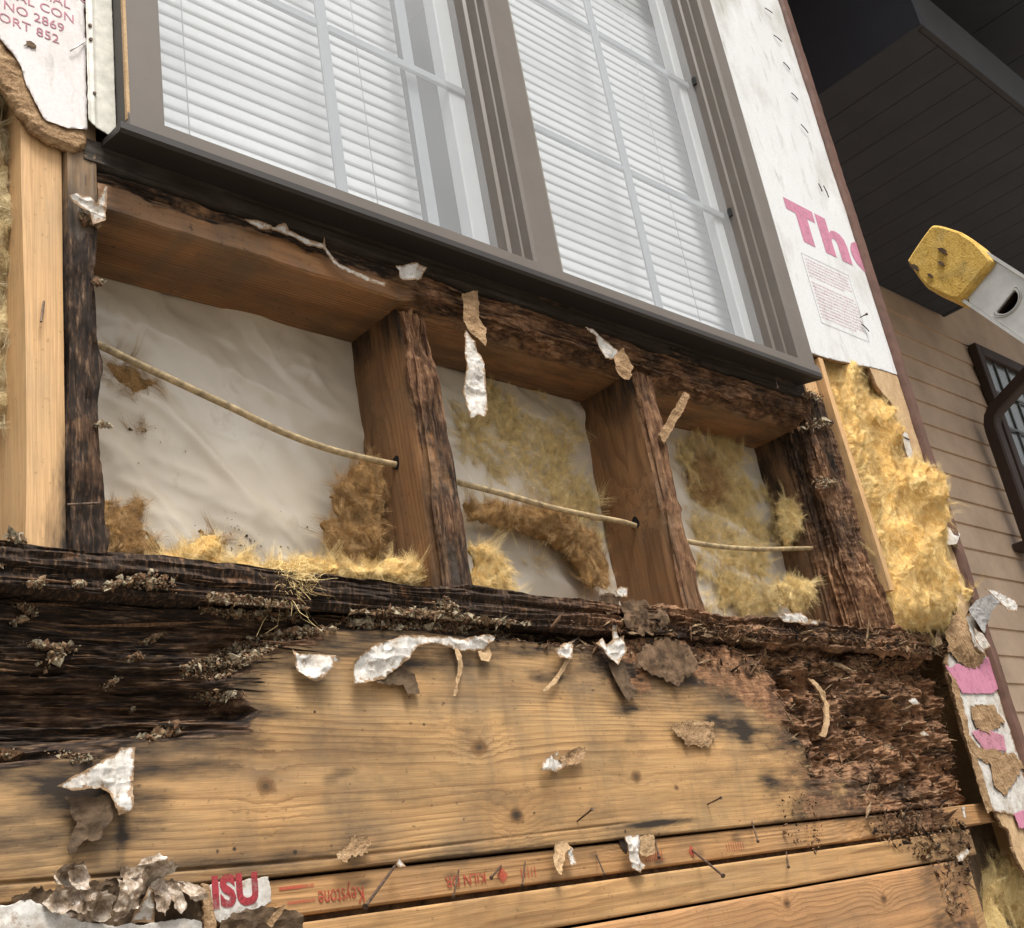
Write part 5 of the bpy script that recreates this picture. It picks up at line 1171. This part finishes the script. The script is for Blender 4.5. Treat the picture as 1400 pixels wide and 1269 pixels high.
scrap("long white torn strip bent across the top of the rim board", B([(65, 415), (72, 330), (130, 280), (240, 238), (320, 235), (340, 245), (430, 238), (460, 248), (555, 230), (575, 245), (540, 285), (470, 290), (350, 265), (300, 275), (255, 330), (180, 390), (120, 405)]), (650, 875), 0.034, 0.010, 4, curl=0.3)
scrap("brown underside flap below the long white strip", B([(150, 402), (250, 345), (300, 370), (315, 440), (265, 445), (255, 410), (200, 410)]), (555, 915), 0.014, 0.006, 5, ('fibre_dark', 'fibre_dark'))
scrap("thin curled tail dangling from the long white strip", B([(440, 265), (460, 300), (467, 345), (448, 400), (435, 450), (428, 450), (440, 390), (448, 340), (440, 300)]), (625, 885), 0.012, 0.006, 6, ('tan', 'fibre'))
scrap("grey ragged bit at the right end of the long white strip", B([(520, 290), (560, 272), (568, 300), (555, 328), (525, 325)]), (660, 890), 0.012, 0.006, 7, ('tan', 'fibre'))
scrap("small twisted white scrap above a dark stain mid board", B([(780, 290), (820, 265), (870, 250), (850, 290), (845, 320), (800, 315)]), (780, 880), 0.016, 0.010, 8)
scrap("white ribbon trailing down to the dark stain mid board", B([(835, 318), (850, 320), (830, 360), (800, 400), (755, 435), (745, 428), (785, 395), (815, 350)]), (772, 900), 0.010, 0.004, 9, ('tan', 'fibre'))
scrap("white and brown torn scrap hanging below the third stud", B([(925, 265), (960, 245), (970, 270), (995, 250), (1025, 240), (1035, 295), (1005, 345), (975, 315), (950, 285)]), (835, 875), 0.016, 0.012, 10)
scrap("thin white shred rising from the torn scrap below the third stud", B([(1000, 175), (1012, 178), (1018, 230), (1024, 245), (1004, 246)]), (838, 870), 0.012, 0.004, 11)
scrap("long brown tongue hanging below the torn scrap mid board", B([(985, 330), (1025, 310), (1050, 340), (1065, 400), (1088, 440), (1045, 468), (1030, 430), (1000, 380)]), (845, 910), 0.012, 0.006, 12, ('fibre_dark', 'fibre_dark'))
scrap("white and brown split scrap in the middle of the rim board", B([(735, 712), (755, 670), (808, 643), (800, 670), (828, 690), (800, 720)]), (765, 1035), 0.012, 0.010, 13)
scrap("brown fibrous half beside the split scrap mid board", B([(800, 672), (850, 635), (895, 632), (892, 680), (830, 705)]), (775, 1040), 0.008, 0.010, 14, ('fibre', 'fibre_dark'), jag=0.004)
scrap("square white chip standing on the plate beside the third stud", B([(1008, 75), (1030, 60), (1055, 66), (1052, 95), (1028, 97)]), (848, 815), 0.006, 0.004, 15)
scrap("pinkish torn fibre patch above the hanging scrap below third stud", B([(940, 95), (985, 80), (1025, 100), (1020, 150), (985, 165), (960, 125)]), (825, 840), 0.010, 0.006, 16, ('fibre_mid', 'fibre_dark'), jag=0.006)
scrap("broad brown bark-like flake hanging below the third stud", B([(1025, 110), (1120, 108), (1190, 140), (1200, 180), (1150, 220), (1090, 240), (1040, 200)]), (900, 830), 0.010, 0.008, 17, ('fibre_mid', 'fibre_dark'), jag=0.008)
scrap("curled brown flake layered under the bark-like flake", B([(1075, 340), (1110, 270), (1190, 240), (1290, 280), (1295, 350), (1225, 412), (1160, 375)]), (900, 880), 0.008, 0.006, 18, ('fibre_mid', 'fibre_dark'), jag=0.009)
scrap("oval tan fibre flake stuck right of the board's middle", C_([(35, 555), (100, 530), (190, 545), (195, 600), (170, 630), (100, 620), (60, 590)]), (960, 1000), 0.006, 0.004, 19, ('fibre', 'fibre_dark'), jag=0.005)
scrap("fibrous tan clump with a white speck above the stamped board", B([(5, 1030), (40, 985), (95, 940), (130, 955), (128, 1000), (80, 1025), (20, 1040)]), (490, 1145), 0.008, 0.008, 20, ('fibre', 'fibre_dark'), jag=0.006)
scrap("small white point stuck at the long nail above the stamped board", B([(232, 1045), (245, 1022), (268, 1052), (245, 1056)]), (544, 1178), 0.006, 0.004, 21, y0=-0.012)
scrap("split grey wood flake over the diamond stamp", B([(780, 968), (830, 965), (848, 985), (820, 1010), (805, 1085), (790, 1080), (785, 1010)]), (760, 1155), 0.016, 0.010, 22, ('tan', 'fibre_dark'), jag=0.003)
scrap("pale tip beside the split grey wood flake", B([(830, 1000), (855, 985), (864, 1045), (845, 1050)]), (775, 1160), 0.014, 0.008, 23)
scrap("torn white facing scrap on the stamped board right of the flake", B([(1030, 945), (1085, 940), (1095, 985), (1080, 1020), (1110, 1050), (1085, 1075), (1055, 1060), (1040, 1000)]), (860, 1150), 0.014, 0.012, 24)
scrap("tan fibre patch beside the white facing scrap on the stamped board", B([(1085, 945), (1140, 938), (1152, 1010), (1100, 1018), (1085, 990)]), (875, 1145), 0.006, 0.006, 25, ('tan', 'fibre'), jag=0.003)
scrap("long white strip hanging in front of the second bay", D_([(487, 195), (515, 230), (545, 290), (555, 400), (560, 480), (545, 515), (515, 510), (490, 522), (480, 470), (475, 400), (485, 330), (480, 260)]), (636, 455), 0.020, 0.008, 26, y0=-0.012)
scrap("brown curled strip holding the long white strip under the sill", D_([(475, 60), (525, 55), (535, 150), (555, 190), (545, 260), (515, 228), (488, 195), (475, 150)]), (640, 405), 0.014, 0.010, 27, ('fibre', 'fibre_dark'), y0=-0.010)
scrap("white curl hanging under the window sill left of the third stud", D_([(910, 185), (945, 190), (990, 230), (1030, 270), (1025, 300), (985, 300), (965, 260), (955, 215)]), (805, 455), 0.016, 0.008, 28, y0=-0.012)
scrap("brown tip of the curl left of the third stud", D_([(1018, 292), (1050, 260), (1085, 330), (1075, 375), (1035, 360)]), (838, 495), 0.014, 0.008, 29, ('fibre', 'fibre_dark'), y0=-0.016)
scrap("curved bare splinter leaning off the third stud", D_([(1188, 570), (1215, 530), (1240, 480), (1272, 420), (1287, 432), (1268, 490), (1238, 545), (1205, 602)]), (900, 600), 0.026, 0.004, 30, ('fibre', 'fibre'), thick=0.004, cat="splinter", name="splinter", y0=-0.004)
scrap("torn white flag stuck to the top of the blackened stud", CR([(245, 765), (290, 755), (340, 765), (360, 790), (395, 720), (405, 725), (400, 850), (350, 870), (335, 820), (300, 808)], 2.8, 0, 0), (130, 290), 0.012, 0.010, 31, y0=-0.008)
scrap("narrow white frayed strip along the sill left of middle stud", CR([(930, 845), (990, 855), (1040, 875), (1085, 860), (1100, 890), (1170, 915), (1240, 945), (1235, 955), (1150, 930), (1050, 885), (985, 885)], 2.8, 0, 0), (420, 325), 0.010, 0.006, 32, y0=-0.008)
scrap("thin white thread of facing trailing to the middle stud top", CR([(1238, 905), (1245, 950), (1290, 1010), (1350, 1040), (1400, 1065), (1470, 1090), (1465, 1105), (1395, 1080), (1330, 1050), (1270, 1010), (1232, 955)], 2.8, 0, 0), (445, 335), 0.012, 0.004, 33, y0=-0.008)
scrap("crumpled white and brown wad on the sill above the middle stud", CR([(240, 1030), (300, 1020), (355, 1040), (345, 1075), (300, 1090), (250, 1075)], 2.8, 450, 0), (555, 375), 0.014, 0.014, 34, y0=-0.010)
scrap("grey curled facing scrap at the wall's right corner", C_([(1095, 140), (1120, 108), (1190, 78), (1205, 105), (1172, 150), (1150, 225), (1120, 180)]), (1335, 865), 0.030, 0.006, 35, ('fibre_grey', 'fibre_grey'), y0=-0.02) if False else None
M['greyback'] = plain("grey_facing_back", (0.30, 0.29, 0.28), 0.6, 0.1, 40)
scrap("grey curled facing flap at the wall's right corner", C_([(1095, 140), (1120, 108), (1190, 78), (1205, 105), (1172, 150), (1150, 225), (1120, 180)]), (1335, 865), 0.030, 0.006, 35, ('greyback', 'greyback'), y0=-0.02)
scrap("white tip of the curled flap at the wall's right corner", C_([(1150, 66), (1190, 70), (1260, 115), (1263, 150), (1235, 146), (1203, 103)]), (1360, 815), 0.022, 0.004, 36, y0=-0.045)
scrap("white torn bit under the curled flap at the right corner", C_([(1110, 205), (1150, 230), (1172, 270), (1145, 290), (1125, 260)]), (1335, 870), 0.008, 0.006, 37, y0=-0.024)
scrap("white torn paper lying on the plate below the third bay", C_([(412, 165), (440, 155), (500, 152), (520, 178), (560, 180), (555, 197), (490, 190), (440, 185)]), (1080, 850), 0.008, 0.008, 38, y0=-0.012)
scrap("tiny white chip in the crumbling right end, upper", C_([(880, 462), (905, 452), (925, 475), (900, 480)]), (1245, 958), 0.006, 0.004, 39, y0=-0.010)
scrap("tiny white chip in the crumbling right end, middle", C_([(922, 578), (940, 570), (958, 590), (935, 588)]), (1260, 1003), 0.006, 0.004, 40, y0=-0.010)
scrap("tiny white chip in the crumbling right end, lower", C_([(1070, 840), (1082, 838), (1085, 880), (1076, 885)]), (1313, 1105), 0.006, 0.004, 41, y0=-0.010)
scrap("white frayed scrap at the right end of the lower boards", C_([(1050, 1015), (1085, 990), (1095, 1000), (1075, 1030), (1055, 1035)]), (1310, 1170), 0.010, 0.006, 42, y0=-0.012)
scrap("curled tan splinter lying in the crumbling rim end", C_([(520, 385), (545, 390), (585, 430), (605, 480), (598, 550), (580, 598), (560, 590), (585, 540), (590, 480), (565, 430)]), (1130, 950), 0.020, 0.004, 43, ('tan', 'fibre'), thick=0.003, name="splinter", cat="splinter")
# bottom left wad
E_ = lambda p: CR(p, 3.333, 0, 1130)
t = NT("grimy_foil_facing"); n = t.noise(t.obj, 70.0, 6, 0.7); n2 = t.noise(t.obj, 260.0, 4, 0.65)
cc = t.ramp(t.mth('MULTIPLY_ADD', n2, 0.4, t.mth('MULTIPLY', n, 0.6)), [(0.36, (0.05, 0.03, 0.018)), (0.47, (0.22, 0.155, 0.10)), (0.58, (0.44, 0.37, 0.30)), (0.72, (0.66, 0.62, 0.57))])
M['foil'] = t.fin(cc, 0.4, t.bump(n, 0.3, 0.002), 0.5)
scrap("dark brown fibre patch under the crumpled heap at the lower left", E_([(30, 330), (150, 290), (260, 280), (440, 250), (600, 230), (740, 235), (900, 300), (930, 430), (800, 450), (500, 460), (200, 450)]), (150, 1235), 0.006, 0.012, 57, ('fibre_dark', 'fibre_dark'), jag=0.006, y0=-0.001)  # dark brown background patch added beneath the crumples
scrap("small grey crumple beside the round wad at the lower left", E_([(250, 230), (330, 200), (365, 260), (350, 300), (290, 300)]), (90, 1210), 0.03, 0.024, 58, ('foil', 'fibre_dark'), jag=0.003, y0=-0.008)
scrap("grey-brown crumple between the shiny heap and peaked flap", E_([(370, 330), (430, 310), (470, 330), (470, 430), (400, 440), (365, 400)]), (125, 1245), 0.03, 0.026, 59, ('foil', 'fibre_dark'), jag=0.003, y0=-0.008)
scrap("dark curled crumple at the left tip of the peaked flap", E_([(500, 200), (560, 180), (600, 205), (585, 240), (520, 245)]), (165, 1195), 0.02, 0.02, 60, ('foil', 'fibre_dark'), jag=0.003, y0=-0.010)
scrap("brown crumple hanging between the white peak and folded scrap", E_([(660, 260), (720, 250), (735, 330), (715, 420), (685, 400), (670, 320)]), (210, 1215), 0.02, 0.024, 61, ('foil', 'fibre_dark'), jag=0.003, y0=-0.006)
scrap("round crumpled wad at the lower left of the rim board", E_([(180, 260), (200, 225), (250, 200), (320, 190), (345, 205), (330, 250), (280, 290), (210, 300)]), (75, 1205), 0.03, 0.03, 44, ('foil', 'fibre_dark'), jag=0.004)
scrap("crumpled shiny facing heap below the round wad", E_([(180, 360), (220, 310), (300, 300), (380, 300), (400, 340), (370, 390), (280, 410), (200, 400)]), (80, 1240), 0.03, 0.032, 45, ('foil', 'fibre_dark'), jag=0.004)
scrap("dark folded edge of the shiny facing heap", E_([(190, 380), (270, 405), (370, 385), (460, 320), (465, 430), (360, 440), (240, 450)]), (100, 1260), 0.010, 0.012, 46, ('foil', 'fibre_dark'), jag=0.004)
scrap("brown peaked fibre flap at the lower left", E_([(480, 270), (560, 210), (620, 150), (650, 135), (700, 175), (760, 200), (740, 230), (690, 260), (620, 275), (570, 380), (480, 450)]), (180, 1220), 0.03, 0.03, 47, ('foil', 'fibre_dark'), jag=0.004)
scrap("white pointed peak between brown flaps at the lower left", E_([(575, 445), (600, 380), (645, 280), (670, 320), (685, 420), (680, 440)]), (195, 1265), 0.016, 0.012, 48)
scrap("white and brown folded scrap beside the red lettering", E_([(720, 300), (755, 235), (800, 300), (815, 370), (790, 410), (730, 395)]), (225, 1215), 0.03, 0.026, 49, ('foil', 'fibre_dark'))
scrap("pale brown flap arching left of the red lettering", E_([(760, 250), (830, 255), (885, 300), (895, 340), (850, 350), (815, 345), (790, 295)]), (235, 1210), 0.03, 0.022, 50, ('foil', 'fibre'))
scrap("red printed sliver under the arching flap", E_([(850, 352), (895, 345), (915, 385), (890, 420), (850, 415)]), (265, 1240), 0.004, 0.004, 51, ('red_solid', 'fibre')) if False else None
bl_ = thing("sheathing_board", "white sheathing remnant along the bottom left edge of the photo", "sheathing", (0.0, -0.01, -0.42))
patch("face", PX([(-60, 1240), (0, 1238), (40, 1232), (60, 1240), (110, 1262), (180, 1266), (250, 1255), (275, 1262), (280, 1330), (-60, 1330)], -0.010), bumpy(0.002, 60, 14), 0.0016, [M['paper'], M['fibre']], bl_, 0.006, 0.003, 90, 14, base=-0.012)
rs = thing("printed_sheathing_scrap", "red printed sheathing scrap reading ISU at the bottom left", "sheathing", (0.12, -0.012, -0.36))
patch("face", PX([(280, 1214), (300, 1207), (340, 1203), (366, 1198), (370, 1235), (340, 1248), (300, 1262), (285, 1250)], -0.008), bumpy(0.0002, 60, 15), 0.0012, [M['paper'], M['fibre']], rs, 0.004, 0.002, 130, 15, base=-0.0095)
pI = on((287, 1242), -0.0115)
lettering("lettering", "ISU", 0.033, (pI[0] + 0.003, -0.0099, pI[2] + 0.0005), M['red_ink'], rs, False, 0.9, 1.04, 0.0016)
scrap("dark brown torn fold bulging below the red lettering", E_([(985, 460), (1000, 430), (1060, 395), (1160, 370), (1260, 372), (1340, 395), (1365, 430), (1355, 500), (985, 500)]), (345, 1285), 0.020, 0.010, 52, ('fibre_dark', 'fibre_dark'), jag=0.003, y0=-0.014)
scrap("narrow splinter standing on the dark fold below the red lettering", E_([(1215, 440), (1245, 395), (1285, 352), (1298, 358), (1270, 405), (1235, 460)]), (368, 1262), 0.012, 0.003, 53, ('fibre', 'fibre_dark'), y0=-0.03, name="splinter", cat="splinter")
tag(patch("fibre_strip", PX([(273, 1205), (284, 1210), (296, 1275), (298, 1320), (275, 1320), (277, 1260)], -0.01), bumpy(0.001, 80, 16), 0.0012, [M['fibre'], M['fibre']], None, 0.004, 0.002, 120, 16, base=-0.0125), "upright brown fibre strip left of the red lettering", "paper scrap")

# ================================================================== nails
def nail(q0, q1, y0, y1, label, r=0.0010, head=True):
    a = on(q0, y0); b = on(q1, y1); d_ = (b - a) / np.linalg.norm(b - a)
    pts = [a - d_ * 0.0, a * 0.5 + b * 0.5, b] ; rad = [r * 0.9, r, r]
    if head: pts += [b + d_ * 0.0001, b + d_ * 0.0012]; rad += [r * 2.0, r * 2.0]
    pp = np.array(pts); T = np.array([d_] * len(pp)); up = np.array([0.3, 0.8, 0.52]); ax = np.cross(d_, up); ax /= np.linalg.norm(ax); bx_ = np.cross(d_, ax); n = 9; V = []
    for p_, r_ in zip(pp, rad):
        for k in range(n): V.append(p_ + r_ * (math.cos(2 * math.pi * k / n) * ax + math.sin(2 * math.pi * k / n) * bx_))
    F = [(k * n + j, k * n + (j + 1) % n, (k + 1) * n + (j + 1) % n, (k + 1) * n + j) for k in range(len(pp) - 1) for j in range(n)]
    F += [tuple(range(n))[::-1], tuple((len(pp) - 1) * n + j for j in range(n))]
    tag(mesh("nail", V, F, M['steel'], None, False), label, "nail", "rusty nails sticking out of the boards")
nail((789, 1123), (809, 1107), 0.0, -0.026, "short nail angled out of the rim board right of its middle")
nail((967, 1100), (985, 1091), 0.0, -0.022, "short nail near the oval tan flake on the rim board")
nail((540, 1184), (500, 1239), -0.004, -0.040, "long bent nail below the small white point on stamped board", 0.0014)
nail((685, 1184), (672, 1200), 0.004, -0.018, "nail beside the left diamond stamp")
nail((946, 1162), (988, 1197), 0.004, -0.045, "long nail crossing onto the lower plank with a grey stain", 0.0014)
nail((896, 1150), (901, 1172), 0.004, -0.016, "upright nail beside the facing scrap on the stamped board")
nail((1028, 1123), (1036, 1150), 0.0, -0.022, "hooked nail where rim and stamped board meet at right")
nail((815, 1168), (826, 1195), 0.004, -0.020, "thin nail between the split flake and facing scrap", 0.0008)
nail((718, 1178), (714, 1210), 0.004, -0.016, "thin nail right of the left diamond stamp", 0.0008)
nail((627, 1190), (620, 1225), 0.004, -0.022, "thin bent nail hanging among the upside-down stamp letters", 0.0008)
nail((92, 690), (137, 688), -0.006, -0.010, "nail lying across the foot of the blackened stud", 0.0011, False)
nail((60, 412), (56, 440), 0.0, -0.006, "bent nail in the face of the clean pale stud", 0.0011, False)
nail((1059, 512), (1063, 530), -0.02, -0.03, "nail under the right end of the window sill")
nail((1075, 1165), (1078, 1185), 0.004, -0.014, "small nail at the rotted part of the stamped board")
kn = disc("nail_hole", (on((853, 1152), 0.0025)[0], 0.0028, on((853, 1152), 0.0025)[2]), 'y', 0.0065, 0.010, M['rust'], tp)

# ================================================================== crumbs and chips of rot
rg = np.random.default_rng(11)
def on_many(px, y): return np.array([on(q, y) for q in px])
rim_y = lambda x, z: rim_h(x, z)[0]
def chips_on_rim(poly_px, n, size, mats, st, seed, out=0.002, tilt=0.35):
    p2 = sample_in(PX(poly_px), n, seed); y = rim_y(p2[:, 0], p2[:, 1]) - out * np.random.default_rng(seed).uniform(-0.3, 1.2, n)
    y = np.where(p2[:, 1] > -0.0757, -0.008, y)
    return np.stack([p2[:, 0], y, p2[:, 1]], 1), size, mats, st, seed, tilt
dark3 = [M['chip1'], M['chip1'], M['chip2']]; brown3 = [M['chip1'], M['chip2'], M['chip2'], M['chip3']]; tan3 = [M['chip2'], M['chip3'], M['chip4']]
def heap(name, label, poly, n, size, mats, st, seed, tilt=0.35, out=0.003):
    P, size, mats, st, seed, tilt = chips_on_rim(poly, n, size, mats, st, seed, out, tilt)
    o = shards(name, P, size, mats, None, st, seed, tilt); tag(o, label, "debris", kind="stuff"); return o
heap("rot_splinters", "brown rotten splinters and crumbs covering the right end of the rim board", [(1060, 900), (1300, 880), (1330, 1110), (1200, 1110), (1100, 1060), (1070, 980)], 1500, 0.0012, [M['chip1'], M['chip2'], M['chip2'], M['chip3']], (6.5, 0.8, 0.7), 1, 0.35)
heap("rot_splinters", "fine brown crumbs along the ragged top of the rim board", [(650, 850), (900, 850), (1300, 870), (1290, 910), (1050, 930), (930, 905), (830, 890), (700, 885), (640, 870)], 1700, 0.0012, brown3, (5, 0.9, 0.8), 2, 0.5)
heap("rot_splinters", "dark splinters in the black rot at the left of the rim board", [(0, 760), (330, 800), (600, 835), (440, 870), (330, 960), (200, 1000), (0, 1040)], 350, 0.0010, [M['chip1'], M['chip2']], (14, 0.5, 0.5), 3, 0.06)
heap("rot_crumbs", "tan mossy crumbs along the lower edge of the black rot", [(255, 905), (300, 890), (345, 865), (400, 855), (470, 850), (460, 862), (395, 875), (345, 905), (310, 925), (262, 922)], 2300, 0.0009, tan3, (1.3, 1, 1.1), 4, 1.0, 0.005)
heap("rot_crumbs", "tan mossy crumbs on the plate below the middle of the first bay", [(275, 815), (330, 818), (410, 832), (420, 845), (330, 840), (280, 832)], 1500, 0.0009, tan3, (1.5, 1, 1.2), 5, 1.0, 0.005)
heap("rot_crumbs", "tan fibrous crumbs on the plate below the middle stud", [(470, 838), (560, 835), (640, 845), (720, 855), (700, 870), (600, 862), (480, 856)], 2300, 0.0010, tan3, (2.2, 1, 1.2), 6, 0.9, 0.005)
heap("rot_crumbs", "brown crumbs fallen on the stamped board's right end", [(1060, 1090), (1110, 1085), (1130, 1150), (1110, 1170), (1070, 1140)], 140, 0.0009, brown3, (2, 1, 1), 7, 0.8)
heap("rot_crumbs", "brown crumbs spilling over the right end of the lower planks", [(1180, 1105), (1320, 1110), (1325, 1190), (1310, 1260), (1290, 1250), (1270, 1180), (1200, 1150)], 1100, 0.0011, brown3, (4, 1, 1), 8, 0.6, 0.006)
cl = []
for q, s_, n in (((106, 800), 5, 60), ((150, 803), 7, 60), ((46, 800), 6, 60), ((50, 822), 7, 80), ((38, 838), 5, 40), ((70, 876), 9, 70), ((92, 886), 12, 80), ((195, 892), 6, 50), ((228, 862), 8, 60), ((172, 922), 8, 40), ((232, 998), 11, 120), ((205, 1003), 8, 40), ((210, 955), 4, 14), ((105, 1032), 16, 50), ((20, 735), 9, 90), ((0, 770), 8, 60), ((310, 945), 12, 70), ((205, 798), 14, 120), ((180, 795), 10, 60), ((25, 1025), 9, 50), ((610, 832), 12, 120), ((1120, 580), 14, 90), ((1130, 660), 12, 90), ((1110, 540), 12, 80), ((120, 300), 8, 60), ((135, 385), 5, 50), ((140, 580), 5, 30)):
    ang_ = rg.uniform(-0.5, 0.9); ee = rg.normal(0, 1, (n * 2, 2)) * (s_ * rg.uniform(0.6, 1.1), s_ * rg.uniform(0.2, 0.4)); pr_ = np.array(q) + np.stack([ee[:, 0] * math.cos(ang_) - ee[:, 1] * math.sin(ang_), ee[:, 0] * math.sin(ang_) + ee[:, 1] * math.cos(ang_)], 1); yy = 0.1 if 280 < q[0] < 360 and q[1] < 770 else -0.006
    P = on_many(pr_, yy)
    if yy < 0 and q[1] > 780:
        P[:, 1] = np.where(P[:, 2] < -0.0757, rim_y(P[:, 0], P[:, 2]), -0.008) - rg.uniform(-0.001, 0.005, len(P))
    cl.append(P)
o = shards("rot_crumbs", np.concatenate(cl), 0.0011, [M['chip3'], M['chip4'], M['chip2']], None, (1.4, 1, 1.2), 9, 1.0)
tag(o, "scattered pale crumbs and frass caught on the black rot and studs", "debris", kind="stuff")
sp_ = np.concatenate([rg.normal((335, 735), (38, 22), (90, 2)), rg.normal((300, 760), (20, 10), (30, 2)), rg.normal((215, 600), (30, 25), (14, 2))])
Ps = on_many(sp_, 0.108)
o = shards("dirt_specks", Ps, 0.0010, [M['chip1'], M['chip2']], None, (1.3, 0.25, 1.2), 19, 0.5)
tag(o, "brown dirt specks stuck to the plastic film in the first bay", "debris", kind="stuff")
# frayed fibres on rotted edges
P_ = np.concatenate([sample_in(PX([(1060, 900), (1320, 880), (1330, 1110), (1200, 1110), (1080, 1000)]), 700, 5), sample_in(PX([(650, 850), (1300, 870), (1290, 900), (900, 900)]), 500, 6)])
P3 = np.stack([P_[:, 0], rim_y(P_[:, 0], P_[:, 1]) - 0.001, P_[:, 1]], 1)
w_ = strands("rot_fibres", P3, np.tile([0, -1.0, 0], (len(P3), 1)), 1200, 0.014, 0.0004, M['chip2'], None, (0.2, -0.2, -0.2), 0.7, 8)
tag(w_, "frayed brown wood fibres bristling from the crumbling rim end", "debris")
